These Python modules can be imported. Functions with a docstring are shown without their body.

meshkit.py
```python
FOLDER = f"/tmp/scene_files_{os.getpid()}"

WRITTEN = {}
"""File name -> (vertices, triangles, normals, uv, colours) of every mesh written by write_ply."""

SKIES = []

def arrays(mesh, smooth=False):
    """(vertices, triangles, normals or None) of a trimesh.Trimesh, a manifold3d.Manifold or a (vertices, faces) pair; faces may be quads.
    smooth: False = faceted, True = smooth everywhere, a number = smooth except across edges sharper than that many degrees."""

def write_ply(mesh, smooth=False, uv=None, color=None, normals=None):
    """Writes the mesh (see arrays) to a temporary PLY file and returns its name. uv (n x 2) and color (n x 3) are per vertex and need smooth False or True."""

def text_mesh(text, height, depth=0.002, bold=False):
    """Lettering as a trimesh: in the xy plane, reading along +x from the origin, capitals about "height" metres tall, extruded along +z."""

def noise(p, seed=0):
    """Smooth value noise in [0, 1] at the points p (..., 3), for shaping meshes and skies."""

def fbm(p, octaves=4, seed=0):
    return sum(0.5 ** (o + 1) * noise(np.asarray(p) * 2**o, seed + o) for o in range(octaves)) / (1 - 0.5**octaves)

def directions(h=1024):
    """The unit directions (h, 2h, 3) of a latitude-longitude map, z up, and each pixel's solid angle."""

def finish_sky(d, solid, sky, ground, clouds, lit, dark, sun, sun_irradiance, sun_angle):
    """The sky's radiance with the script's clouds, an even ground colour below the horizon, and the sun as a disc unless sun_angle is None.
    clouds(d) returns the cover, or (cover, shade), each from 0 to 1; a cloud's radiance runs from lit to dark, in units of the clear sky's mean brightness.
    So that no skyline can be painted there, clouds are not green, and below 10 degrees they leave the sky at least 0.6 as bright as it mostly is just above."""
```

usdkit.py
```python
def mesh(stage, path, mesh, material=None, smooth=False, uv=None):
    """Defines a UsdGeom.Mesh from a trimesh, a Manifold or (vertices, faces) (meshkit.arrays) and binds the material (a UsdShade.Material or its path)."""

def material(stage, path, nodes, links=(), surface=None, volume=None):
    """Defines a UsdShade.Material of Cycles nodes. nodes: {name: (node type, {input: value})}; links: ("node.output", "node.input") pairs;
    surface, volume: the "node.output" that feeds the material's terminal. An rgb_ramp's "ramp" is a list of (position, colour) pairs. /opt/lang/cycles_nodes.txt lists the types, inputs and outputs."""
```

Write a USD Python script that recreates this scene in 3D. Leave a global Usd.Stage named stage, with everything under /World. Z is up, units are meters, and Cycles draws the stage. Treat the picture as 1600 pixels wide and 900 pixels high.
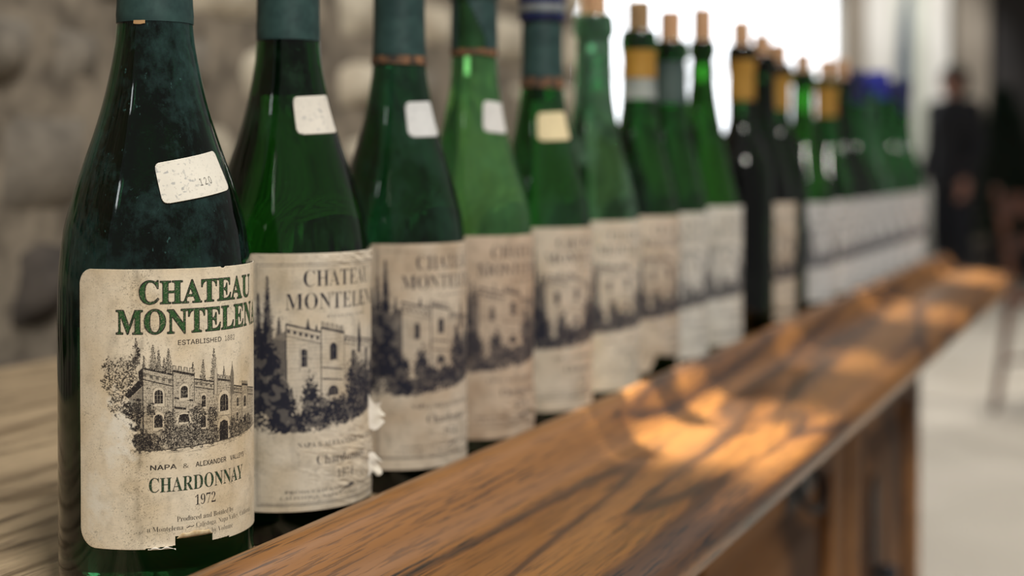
import math, random, glob
import numpy as np, trimesh, manifold3d as m3
from scipy import ndimage as ndi
from PIL import Image, ImageDraw, ImageFont, ImageFilter
from pxr import Usd, UsdGeom, UsdLux, UsdShade, Sdf, Gf, Vt
import usdkit, meshkit

stage = Usd.Stage.CreateInMemory()
UsdGeom.SetStageUpAxis(stage, 'Z'); UsdGeom.SetStageMetersPerUnit(stage, 1.0)
UsdGeom.Xform.Define(stage, '/World'); UsdGeom.Scope.Define(stage, '/World/Looks')
rng = np.random.default_rng(7); random.seed(7)
T = 0.80                                   # height of the sideboard top above the floor
TH, PITCH, F = math.radians(24.2), math.radians(1.0), 2222.2
CAM = np.array([.383, -.486, T + .178])

# ------------------------------------------------------------------ camera, lights, exposure
cam = UsdGeom.Camera.Define(stage, '/World/camera')
cam.CreateHorizontalApertureAttr(36.0); cam.CreateVerticalApertureAttr(20.25); cam.CreateFocalLengthAttr(50.0)
cam.CreateVerticalApertureOffsetAttr(-(450 - (255 + F * math.tan(PITCH))) * 36 / 1600)
cam.CreateFStopAttr(5.0); cam.CreateFocusDistanceAttr(0.572); cam.CreateClippingRangeAttr(Gf.Vec2f(.02, 200))
cam.CreateExposureAttr(0.0)
fwd = np.array([-math.sin(TH) * math.cos(PITCH), math.cos(TH) * math.cos(PITCH), -math.sin(PITCH)])
rt = np.array([math.cos(TH), math.sin(TH), 0]); up = np.cross(rt, fwd)
M = Gf.Matrix4d(*rt, 0, *up, 0, *(-fwd), 0, *CAM, 1)
cam.AddTransformOp().Set(M)

dome = UsdLux.DomeLight.Define(stage, '/World/room_ambient')
dome.CreateIntensityAttr(0.08); dome.CreateColorAttr(Gf.Vec3f(1.0, .98, .95))

def aim(x, pos, at):
    pos, at = np.array(pos, float), np.array(at, float)
    b = pos - at; b /= np.linalg.norm(b)
    r = np.cross([0, 0, 1], b); r /= np.linalg.norm(r); u = np.cross(b, r)
    UsdGeom.Xformable(x).AddTransformOp().Set(Gf.Matrix4d(*r, 0, *u, 0, *b, 0, *pos, 1))

# unseen rect lights: ceiling keys over the row, a small source for shoulder streaks
def rect_light(name, pos, at, w, h, power, col):
    l = UsdLux.RectLight.Define(stage, '/World/' + name); l.CreateWidthAttr(w); l.CreateHeightAttr(h)
    l.CreateIntensityAttr(power); l.CreateColorAttr(Gf.Vec3f(*col)); aim(l, pos, at)
rect_light('ceiling_lamp', (1.15, -.85, 2.60), (.1, .35, .85), .5, .5, 60.0, (1, .95, .88))
rect_light('ceiling_lamp_001', (1.0, 1.7, 2.75), (.1, 1.5, .85), .4, .4, 40.0, (1, .95, .90))
rect_light('streak_light', (-1.0, -2.9, 2.6), (0, .1, 1.0), .16, .26, 12.0, (.95, .98, 1))

# unseen narrow spots added to make the warm pools on the moulding
def added_spot(name, pos, at, power, cone, r=.012, col=(1, .92, .76)):
    l = UsdLux.SphereLight.Define(stage, '/World/' + name); l.CreateRadiusAttr(r); l.CreateIntensityAttr(power)
    l.CreateColorAttr(Gf.Vec3f(*col)); aim(l, pos, at)
    s = UsdLux.ShapingAPI.Apply(l.GetPrim()); s.CreateShapingConeAngleAttr(cone); s.CreateShapingConeSoftnessAttr(.6)
for k, (y, x, p, c) in enumerate([(.45, .105, 1.0, 4.6), (.82, .085, .45, 3.0), (1.28, .12, .5, 4.0), (1.86, .10, .8, 4.5)]):
    added_spot('added_spot_%03d' % k, (x - .52, y + .34, T + 1.6), (x, y, T), 19500 * p, c, .03)
for k, (x, y) in enumerate([(.9, 4.6), (.6, 7.4)]):   # unseen spots added to brighten the open floor
    added_spot('floor_fill_%03d' % k, (x, y, 3.3), (x + .01, y, 0), 2300, 46, .06, (1, .95, .88))
added_spot('wall_fill', (-1.5, 10.2, 3.2), (-1.62, 12.4, 1.7), 1700, 24, .06, (1, .98, 1))  # unseen spot added to brighten the far plaster

# ------------------------------------------------------------------ helpers
def lin(r, g, b):
    c = np.array([r, g, b], float) / 255
    return tuple(np.where(c <= .04045, c / 12.92, ((c + .055) / 1.055) ** 2.4))
USED = {}
def path_for(name, parent=None):
    base = (str(parent.GetPath()) if parent is not None else '/World') + '/'
    k = USED.get(base + name, -1) + 1; USED[base + name] = k
    return base + (name if k == 0 else '%s_%03d' % (name, k))
def setdata(p, label=None, category=None, group=None, kind=None):
    for k, v in (('label', label), ('category', category), ('group', group), ('kind', kind)):
        if v: p.SetCustomDataByKey(k, v)
    return p
def thing(name, label=None, category=None, loc=(0, 0, 0), rotz=0, group=None, kind=None, parent=None):
    x = UsdGeom.Xform.Define(stage, path_for(name, parent))
    x.AddTranslateOp().Set(Gf.Vec3d(*map(float, loc)))
    if rotz: x.AddRotateZOp().Set(float(rotz))
    return setdata(x.GetPrim(), label, category, group, kind)
def obj(name, mesh, mat, parent=None, smooth=30, label=None, category=None, group=None, kind=None, col=None):
    """One Mesh prim. A part of a mesh part is authored under it."""
    p = usdkit.mesh(stage, path_for(name, parent), mesh, mat, smooth=smooth)
    if col is not None:
        UsdGeom.PrimvarsAPI(p).CreatePrimvar('col', Sdf.ValueTypeNames.Color3fArray, 'vertex').Set(Vt.Vec3fArray.FromNumpy(np.asarray(col, np.float32)))
    return setdata(p.GetPrim(), label, category, group, kind)
def tm(v, f): return trimesh.Trimesh(np.asarray(v, float), np.asarray(f, int), process=False)
def join(*ms): return trimesh.util.concatenate([m for m in ms])
def to_tm(man):
    m = man.to_mesh(); return tm(m.vert_properties[:, :3], m.tri_verts)
def rbox(x0, x1, y0, y1, z0, z1, r=.002, n=8):
    """A box with rounded edges."""
    r = min(r, (x1 - x0) / 2.01, (y1 - y0) / 2.01, (z1 - z0) / 2.01)
    s = m3.Manifold.sphere(r, n)
    return to_tm(m3.Manifold.batch_hull([s.translate((x, y, z)) for x in (x0 + r, x1 - r) for y in (y0 + r, y1 - r) for z in (z0 + r, z1 - r)]))
def lathe(pts, n=72, close=True):
    p = np.asarray(pts, float); a = np.arange(n) * 2 * math.pi / n
    v = np.stack([p[:, None, 0] * np.cos(a), p[:, None, 0] * np.sin(a), np.broadcast_to(p[:, None, 1], (len(p), n))], -1).reshape(-1, 3)
    i, j = np.meshgrid(np.arange(len(p) - 1), np.arange(n), indexing='ij')
    q = np.stack([i * n + j, i * n + (j + 1) % n, (i + 1) * n + (j + 1) % n, (i + 1) * n + j], -1).reshape(-1, 4)
    f = np.vstack([q[:, [0, 1, 2]], q[:, [0, 2, 3]]])
    m = tm(v, f)
    m.update_faces(m.nondegenerate_faces()); m.merge_vertices(); m.update_faces(m.nondegenerate_faces())
    return m
def sweep_y(profile, y0, y1, ny=2, bend=None):
    """Extrudes a closed (x, z) profile along y, with end caps."""
    p = np.asarray(profile, float); ys = np.linspace(y0, y1, ny); n = len(p)
    v = np.concatenate([np.stack([p[:, 0], np.full(n, y), p[:, 1]], 1) for y in ys])
    f = []
    for i in range(ny - 1):
        for j in range(n):
            a, b = i * n + j, i * n + (j + 1) % n
            f += [(a, b, b + n), (a, b + n, a + n)]
    import shapely.geometry as sg
    tv, tf = trimesh.creation.triangulate_polygon(sg.Polygon(p), engine='earcut')
    from scipy.spatial import cKDTree
    _, idx = cKDTree(p).query(tv); tf = idx[tf]
    f = np.vstack([f, tf, tf[:, ::-1] + (ny - 1) * n])
    m = tm(v, f); m.fix_normals(); return m
def spline(pts, n=8):
    from scipy.interpolate import PchipInterpolator
    p = np.asarray(pts, float); s = np.r_[0, np.cumsum(np.linalg.norm(np.diff(p, axis=0), axis=1))]
    u = np.linspace(0, s[-1], n * len(p)); return np.stack([PchipInterpolator(s, p[:, k])(u) for k in range(p.shape[1])], 1)
def tube(pts, r, n=10):
    p = np.asarray(pts, float); r = np.broadcast_to(r, (len(p),))
    sp = [m3.Manifold.sphere(float(rr), n).translate(tuple(map(float, q))) for q, rr in zip(p, r)]
    return to_tm(m3.Manifold.batch_boolean([m3.Manifold.batch_hull(sp[i:i + 2]) for i in range(len(p) - 1)], m3.OpType.Add)) if len(p) > 2 else to_tm(m3.Manifold.batch_hull(sp))

def mat(name, nodes, links=(), surface='p.BSDF'):
    return usdkit.material(stage, '/World/Looks/' + name, nodes, links, surface=surface)
def plain(name, c, rough=.5, **k):
    return mat(name, {'p': ('principled_bsdf', {'base_color': c, 'roughness': rough, **k})})
def mottled(name, c1, c2, scale=8, rough=.6, detail=5, bump=0, lo=.35, hi=.65, bscale=None, dist=.01, stretch=(1, 1, 1), **k):
    nodes = {'g': ('texture_coordinate', {}), 'mp': ('mapping', {'scale': stretch}), 'n': ('noise_texture', {'scale': scale, 'detail': detail, 'roughness': .6}),
             'r': ('rgb_ramp', {'ramp': [(lo, c1), (hi, c2)]}), 'p': ('principled_bsdf', {'roughness': rough, **k})}
    links = [('g.object', 'mp.vector'), ('mp.vector', 'n.vector'), ('n.fac', 'r.fac'), ('r.color', 'p.base_color')]
    if bump:
        nodes['bn'] = ('noise_texture', {'scale': bscale or scale * 4, 'detail': 6}); nodes['b'] = ('bump', {'strength': bump, 'distance': dist})
        links += [('mp.vector', 'bn.vector'), ('bn.fac', 'b.height'), ('b.normal', 'p.normal')]
    return mat(name, nodes, links)

def oak(name, light, mid, dark, pore, rough=.38, coat=.4, ring=34, warp=(5.0, .55, 5.0), pores=.5, spec=.5, off=(0, 0, 0), bump=.12):
    """Oak with flowing cathedral figure along y, and short dark pores."""
    nodes = {'g': ('texture_coordinate', {}), 'm1': ('mapping', {'scale': warp, 'location': off}),
             'n1': ('noise_texture', {'scale': 1.0, 'detail': 2.0, 'roughness': .4, 'distortion': .3}),
             'k': ('math', {'math_type': 'multiply', 'value2': float(ring)}), 's': ('math', {'math_type': 'sine'}),
             'h': ('math', {'math_type': 'multiply_add', 'value2': .5, 'value3': .5}),
             'r1': ('rgb_ramp', {'ramp': [(0, dark), (.03, dark), (.13, mid), (.45, light), (1, light)]}),
             'm2': ('mapping', {'scale': (1000, 26, 1000)}), 'n2': ('noise_texture', {'scale': 1.0, 'detail': 3.0, 'roughness': .6}),
             'r2': ('rgb_ramp', {'ramp': [(.40, (1, 1, 1)), (.47, (0, 0, 0))]}),
             'm3': ('mapping', {'scale': (60, 2.0, 60)}), 'n3': ('noise_texture', {'scale': 1.0, 'detail': 4.0}),
             'r3': ('rgb_ramp', {'ramp': [(.35, (.68, .65, .62)), (.6, (1.06, 1.05, 1.03))]}),
             'gate': ('rgb_ramp', {'ramp': [(.25, (1, 1, 1)), (.75, (.45, .45, .45))]}),
             'gm': ('math', {'math_type': 'multiply'}), 'gk': ('math', {'math_type': 'multiply', 'value2': float(pores)}),
             'mul': ('mix_color', {'blend_type': 'multiply', 'fac': .8}), 'mix': ('mix_color', {'blend_type': 'mix', 'b': pore}),
             'b': ('bump', {'strength': bump, 'distance': .0008, 'invert': True}),
             'p': ('principled_bsdf', {'roughness': rough, 'coat_weight': coat, 'coat_roughness': .18, 'specular_ior_level': spec})}
    links = [('g.object', 'm1.vector'), ('m1.vector', 'n1.vector'), ('n1.fac', 'k.value1'), ('k.value', 's.value1'), ('s.value', 'h.value1'), ('h.value', 'r1.fac'),
             ('g.object', 'm2.vector'), ('m2.vector', 'n2.vector'), ('n2.fac', 'r2.fac'), ('g.object', 'm3.vector'), ('m3.vector', 'n3.vector'), ('n3.fac', 'r3.fac'),
             ('r1.color', 'mul.a'), ('r3.color', 'mul.b'), ('h.value', 'gate.fac'), ('gate.color', 'gm.value1'), ('r2.color', 'gm.value2'), ('gm.value', 'gk.value1'),
             ('gk.value', 'mix.fac'), ('mul.result', 'mix.a'), ('mix.result', 'p.base_color'), ('gm.value', 'b.height'), ('b.normal', 'p.normal')]
    return mat(name, nodes, links)

def glass(name, tint, dust, lo, hi, amount=.9, scale=22, rough=.04, stretch=(1, 1, .7), wiped=(.02, .06)):
    """Bottle glass, tinted, under a film of cellar dust that noise makes patchy."""
    nodes = {'g': ('geometry', {}), 'mp': ('mapping', {'scale': stretch}), 'n': ('noise_texture', {'scale': scale, 'detail': 10, 'roughness': .74}),
             'n2': ('noise_texture', {'scale': scale * 18, 'detail': 3}), 'sp': ('rgb_ramp', {'ramp': [(.68, (0, 0, 0)), (.76, (.5, .5, .5))]}),
             'r': ('rgb_ramp', {'ramp': [(lo, (0, 0, 0)), (hi, (amount,) * 3)]}), 'mx': ('math', {'math_type': 'maximum'}),
             'o': ('texture_coordinate', {}), 'xyz': ('separate_xyz', {}), 'zr': ('map_range', {'from_min': wiped[0], 'from_max': wiped[1], 'clamp': True}), 'mz': ('math', {'math_type': 'multiply'}),
             'gl': ('principled_bsdf', {'base_color': tint, 'roughness': rough, 'transmission_weight': 1.0, 'ior': 1.42}),
             'd': ('principled_bsdf', {'base_color': dust, 'roughness': .75}), 'mix': ('mix_closure', {})}
    links = [('g.position', 'mp.vector'), ('mp.vector', 'n.vector'), ('n.fac', 'r.fac'), ('mp.vector', 'n2.vector'), ('n2.fac', 'sp.fac'), ('r.color', 'mx.value1'), ('sp.color', 'mx.value2'),
             ('o.object', 'xyz.vector'), ('xyz.z', 'zr.value'), ('mx.value', 'mz.value1'), ('zr.result', 'mz.value2'), ('mz.value', 'mix.fac'), ('gl.BSDF', 'mix.closure1'), ('d.BSDF', 'mix.closure2')]
    return mat(name, nodes, links, surface='mix.closure')

paper = mat('printed_paper', {'a': ('attribute', {'attribute': 'col'}), 'g': ('texture_coordinate', {}), 'n': ('noise_texture', {'scale': 900, 'detail': 3}), 'b': ('bump', {'strength': .12, 'distance': .0004}),
                              'p': ('principled_bsdf', {'roughness': .72, 'specular_ior_level': .25})},
            [('a.color', 'p.base_color'), ('g.object', 'n.vector'), ('n.fac', 'b.height'), ('b.normal', 'p.normal')])

# ------------------------------------------------------------------ materials
oak_rail = oak('oak_moulding', lin(142, 95, 43), lin(124, 80, 36), lin(80, 50, 23), lin(22, 13, 7), rough=.38, coat=.35, ring=42, warp=(12, 1.0, 12), pores=1.0, off=(.3, .2, .1))
oak_top = oak('oak_top', lin(192, 170, 138), lin(178, 157, 126), lin(146, 126, 98), lin(50, 40, 30), rough=.55, coat=.05, ring=70, warp=(10, .7, 10), pores=.9, off=(2, 1, 0), bump=.3)
oak_body = oak('oak_cabinet', lin(160, 112, 66), lin(134, 92, 54), lin(88, 58, 34), lin(38, 26, 16), rough=.62, coat=.0, spec=.2, ring=30, warp=(9, 2, 1.0), off=(5, 0, 0))
oak_dark = plain('oak_groove', lin(52, 34, 22), .6)
iron = mottled('black_iron', lin(34, 36, 40), lin(62, 64, 68), 60, .5, metallic=.7)

# ------------------------------------------------------------------ setting: floor, walls
floor_m = mottled('concrete_floor', lin(172, 164, 150), lin(200, 192, 178), .9, .6, bump=.05, bscale=14)
fx = thing('floor', kind='structure')
obj('slab', rbox(-7.5, 6, -2.0, 12.8, -.2, 0, .005), floor_m, fx)

# rough stone wall behind the sideboard
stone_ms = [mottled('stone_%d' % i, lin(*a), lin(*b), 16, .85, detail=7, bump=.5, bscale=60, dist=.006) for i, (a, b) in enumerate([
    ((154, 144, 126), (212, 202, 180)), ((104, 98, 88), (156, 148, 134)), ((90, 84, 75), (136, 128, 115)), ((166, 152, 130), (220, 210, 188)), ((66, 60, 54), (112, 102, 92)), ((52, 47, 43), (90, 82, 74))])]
mortar_m = mottled('mortar', lin(92, 84, 73), lin(146, 135, 118), 20, .9, bump=.4)
WX = -.66
wl = thing('wall_left', kind='structure')
obj('mortar_bed', rbox(WX - .45, WX + .004, -1.6, 2.16, 0, 2.5, .01), mortar_m, wl)
z = .58
while z < 1.75:
    h = rng.uniform(.075, .15); y = -.9 + rng.uniform(0, .1)
    while y < 2.15:
        w = rng.uniform(.09, .24); w = min(w, 2.155 - y)
        if w < .05: break
        n = 4
        gy, gz = np.meshgrid(np.linspace(0, 1, n + 1), np.linspace(0, 1, n + 1), indexing='ij')
        ed = np.minimum(np.minimum(gy, 1 - gy) * w, np.minimum(gz, 1 - gz) * h)
        j = rng.uniform(-.012, .012, 2)
        X = WX - .012 + np.clip(ed / .018, 0, 1) ** .5 * rng.uniform(.018, .04) + rng.normal(0, .003, gy.shape) * (ed > 0)
        Y = y + .007 + gy * (w - .014) + (gz - .5) * j[0] + rng.normal(0, .003, gy.shape); Z = z + .006 + gz * (h - .012) + (gy - .5) * j[1] + rng.normal(0, .003, gy.shape)
        v = np.stack([X, Y, Z], -1).reshape(-1, 3)
        f = []
        for a in range(n):
            for b in range(n):
                p0 = a * (n + 1) + b; f += [(p0, p0 + n + 1, p0 + n + 2), (p0, p0 + n + 2, p0 + 1)]
        low = (z + h / 2 < T + .16) * (y < .75)  # lower-left courses, darkened to stand in for shade
        k = rng.choice([4, 5], p=[.4, .6]) if low and rng.random() < .95 else (rng.choice([1, 2, 4], p=[.10, .55, .35]) if y < .72 else rng.choice([0, 1, 3, 2], p=[.45, .08, .42, .05]))  # wall shade put into the stone colours: darker left, paler right
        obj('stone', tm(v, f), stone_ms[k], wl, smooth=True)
        y += w
    z += h

def at_u(u, Y):                                 # x of the picture column u on the plane y = Y
    return CAM[0] + (Y - CAM[1]) * math.tan(math.atan((u - 800) / F) - TH)
YB = 12.4
plaster_m = mottled('pale_plaster', lin(196, 192, 180), lin(222, 219, 208), 1.3, .8)
taupe_m = mottled('taupe_plaster', lin(128, 118, 102), lin(150, 140, 124), 1.5, .85)
green_m = mottled('greenish_plaster', lin(176, 178, 160), lin(204, 206, 190), 1.2, .8)
darkwall_m = mottled('dark_wood_wall', lin(26, 22, 18), lin(40, 34, 29), 2.5, .7)
slate_m = plain('slate_door', lin(70, 84, 98), .5)
wb = thing('wall_back', kind='structure')
U = lambda u: at_u(u, YB)
obj('pier', rbox(-6.2, U(872), YB, YB + .4, 0, 3.6, .01), plaster_m, wb)
obj('apron', rbox(U(872), U(1302), YB, YB + .4, 0, .95, .01), plaster_m, wb)
obj('pier', rbox(U(1302), U(1322), YB, YB + .4, 0, 3.6, .01), plaster_m, wb)
obj('pier', rbox(U(1322), U(1354), YB - .16, YB + .4, 0, 3.6, .02), taupe_m, wb)
obj('pier', rbox(U(1354), U(1398), YB - .05, YB + .4, 0, 3.6, .01), plaster_m, wb)
obj('pier', rbox(U(1424), U(1452), YB - .05, YB + .4, 0, 3.6, .01), green_m, wb)
obj('pilaster', rbox(U(1452), U(1487), YB - .2, YB + .4, 0, 3.6, .02), plaster_m, wb)
obj('pier', rbox(U(1487), U(1545), YB, YB + .4, 0, 3.6, .01), taupe_m, wb)
obj('pier', rbox(U(1545), 3.6, YB + .1, YB + .4, 0, 3.6, .01), darkwall_m, wb)
# narrow pointed doorway with a slate door leaf between two piers
xa, xb = U(1398), U(1424)
arch = []
for k in range(13):
    t = k / 12; arch.append((xb - (xb - xa) * math.cos(t * math.pi / 2) ** 1.0, 1.35 + 1.25 * math.sin(t * math.pi / 2)))
poly = np.array([(xa, 3.6), (xa, 1.35)] + arch[1:] + [(xb, 3.6)])
m_ = sweep_y(poly, YB - .05, YB + .3); obj('arch_head', m_, green_m, wb)
d1 = thing('door_1', kind='structure')
obj('leaf', rbox(xa - .02, xb + .02, YB + .06, YB + .1, 0, 2.7, .005), slate_m, d1)
for k in range(3): obj('rail', rbox(xa, xb, YB + .045, YB + .062, .5 + k * .75, .6 + k * .75, .004), slate_m, d1)
# the big bright window
pane_m = mat('daylight_pane', {'e': ('emission', {'color': (.93, .96, 1.0), 'strength': 3.2})}, surface='e.emission')
wf_m = plain('white_window_frame', lin(220, 214, 200), .5)
w1 = thing('window_1', kind='structure')
fr = thing('frame', parent=w1)
x0, x1 = U(872), U(1302)
cols = np.linspace(x0, x1, 5)
for k, x in enumerate(cols): obj('mullion', rbox(x - .022, x + .022, YB + .1, YB + .18, .95, 3.6, .004), wf_m, w1)
for z in (.97, 1.85, 2.75, 3.58): obj('transom', rbox(x0, x1, YB + .11, YB + .17, z - .02, z + .02, .004), wf_m, w1)
for k in range(4):
    for z0_, z1_ in ((.99, 1.83), (1.87, 2.73), (2.77, 3.56)):
        obj('pane', rbox(cols[k] + .02, cols[k + 1] - .02, YB + .135, YB + .145, z0_, z1_, .001), pane_m, w1)
stage.RemovePrim(fr.GetPath())

# ------------------------------------------------------------------ sideboard
sb = thing('sideboard', 'long oak sideboard with a raised moulded front edge, under the row of wine bottles', 'sideboard', (0, 0, T))
Y0, Y1 = -1.25, 2.02
obj('top_board', rbox(-.53, .049, Y0, Y1 - .005, -.032, 0, .003), oak_top, sb, label='weathered grey-brown oak top board with open grain')
prof = spline([(.0495, .004), (.0500, .014), (.0525, .0210), (.0570, .0245), (.0625, .0252), (.0685, .0230), (.0750, .0165), (.0815, .0088), (.0890, .0030), (.0980, .0004), (.1090, -.0002), (.125, -.0004), (.145, -.0022), (.163, -.0046), (.1725, -.0075), (.1790, -.0125), (.1815, -.0190), (.1795, -.0260), (.172, -.0305), (.160, -.0320)], 4)
prof = np.vstack([prof, [(.10, -.033), (.0495, -.033)]])
obj('edge_moulding', sweep_y(prof, Y0, Y1, 2), oak_rail, sb, smooth=35, label='honey-brown oak edge moulding with a raised lip, a cove and a rounded nose')
obj('body', rbox(-.50, .034, Y0 + .03, 1.85, -T + .06, -.034, .003), oak_body, sb)
obj('plinth', rbox(-.48, .022, Y0 + .05, 1.82, -T, -T + .058, .003), oak_body, sb)
obj('frieze_rail', rbox(.035, .053, Y0 + .03, 1.85, -.10, -.034, .002), oak_body, sb)
obj('under_bead', tm(*[np.array(x) for x in (sweep_y([(.053, -.034), (.075, -.034), (.072, -.044), (.062, -.052), (.053, -.056)], Y0 + .03, 1.87).vertices, sweep_y([(.053, -.034), (.075, -.034), (.072, -.044), (.062, -.052), (.053, -.056)], Y0 + .03, 1.87).faces)]), oak_body, sb)
def door(y0, y1, handle_y, hinge):
    d = thing('door', parent=sb)
    zt, zb = -.108, -T + .075
    st = .085
    obj('stile', rbox(.036, .056, y0, y0 + st, zb, zt, .0025), oak_body, d); obj('stile', rbox(.036, .056, y1 - st, y1, zb, zt, .0025), oak_body, d)
    obj('cross_rail', rbox(.036, .056, y0 + st, y1 - st, zt - .06, zt, .0025), oak_body, d); obj('cross_rail', rbox(.036, .056, y0 + st, y1 - st, zb, zb + .08, .0025), oak_body, d)
    # raised and fielded panel: deep groove, bevel, flat field
    a0, a1, b0, b1 = y0 + st, y1 - st, zb + .08, zt - .06
    v = []
    for x, k in ((.039, 0.0), (.039, .014), (.050, .050), (.051, .052)):
        v += [(x, a0 + k, b0 + k), (x, a1 - k, b0 + k), (x, a1 - k, b1 - k), (x, a0 + k, b1 - k)]
    f = []
    for i in range(3):
        for j in range(4):
            p, q = i * 4 + j, i * 4 + (j + 1) % 4; f += [(p, q, q + 4), (p, q + 4, p + 4)]
    f += [(12, 13, 14), (12, 14, 15)]
    obj('panel', tm(v, f), oak_body, d, smooth=False)
    return d
for (y0, y1) in ((-1.20, -.60), (-.58, .02), (.04, .60), (.62, 1.21), (1.24, 1.80)):
    door(y0, y1, 0, 0)
# iron fittings
def strap(y, z0, z1):
    w = .03
    import shapely.geometry as sg
    pl = sg.Polygon([(-w / 2, z0), (w / 2, z0), (w * .5, z0 + .03), (w * .28, z0 + .06), (w * .28, z1 - .06), (w * .5, z1 - .03), (w * .3, z1 - .01), (0, z1), (-w * .3, z1 - .01), (-w * .5, z1 - .03), (-w * .28, z1 - .06), (-w * .28, z0 + .06), (-w * .5, z0 + .03)]).buffer(.004)
    m = trimesh.creation.extrude_polygon(pl, .005, engine='earcut')
    v = m.vertices.copy(); m.vertices = np.stack([v[:, 2] + .051, v[:, 0] + y, v[:, 1]], 1); m.fix_normals()
    return m
obj('lock_plate', strap(1.41, -.60, -.235), iron, sb, label='long black iron lock plate on the far door')
obj('latch_knob', to_tm(m3.Manifold.batch_hull([m3.Manifold.sphere(.008, 12).translate((.060, 1.41, -.36)), m3.Manifold.sphere(.013, 16).translate((.074, 1.41, -.36))])), iron, sb)
hp = thing('pull', parent=sb)
obj('back_plate', rbox(.052, .058, .90, 1.02, -.172, -.128, .003), iron, hp)
ang = np.linspace(0, math.pi, 9)
obj('bail', tube(np.stack([.064 + .012 * np.sin(ang), .96 - .045 * np.cos(ang), -.145 - .03 * np.sin(ang)], 1), .0045), iron, hp)

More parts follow.
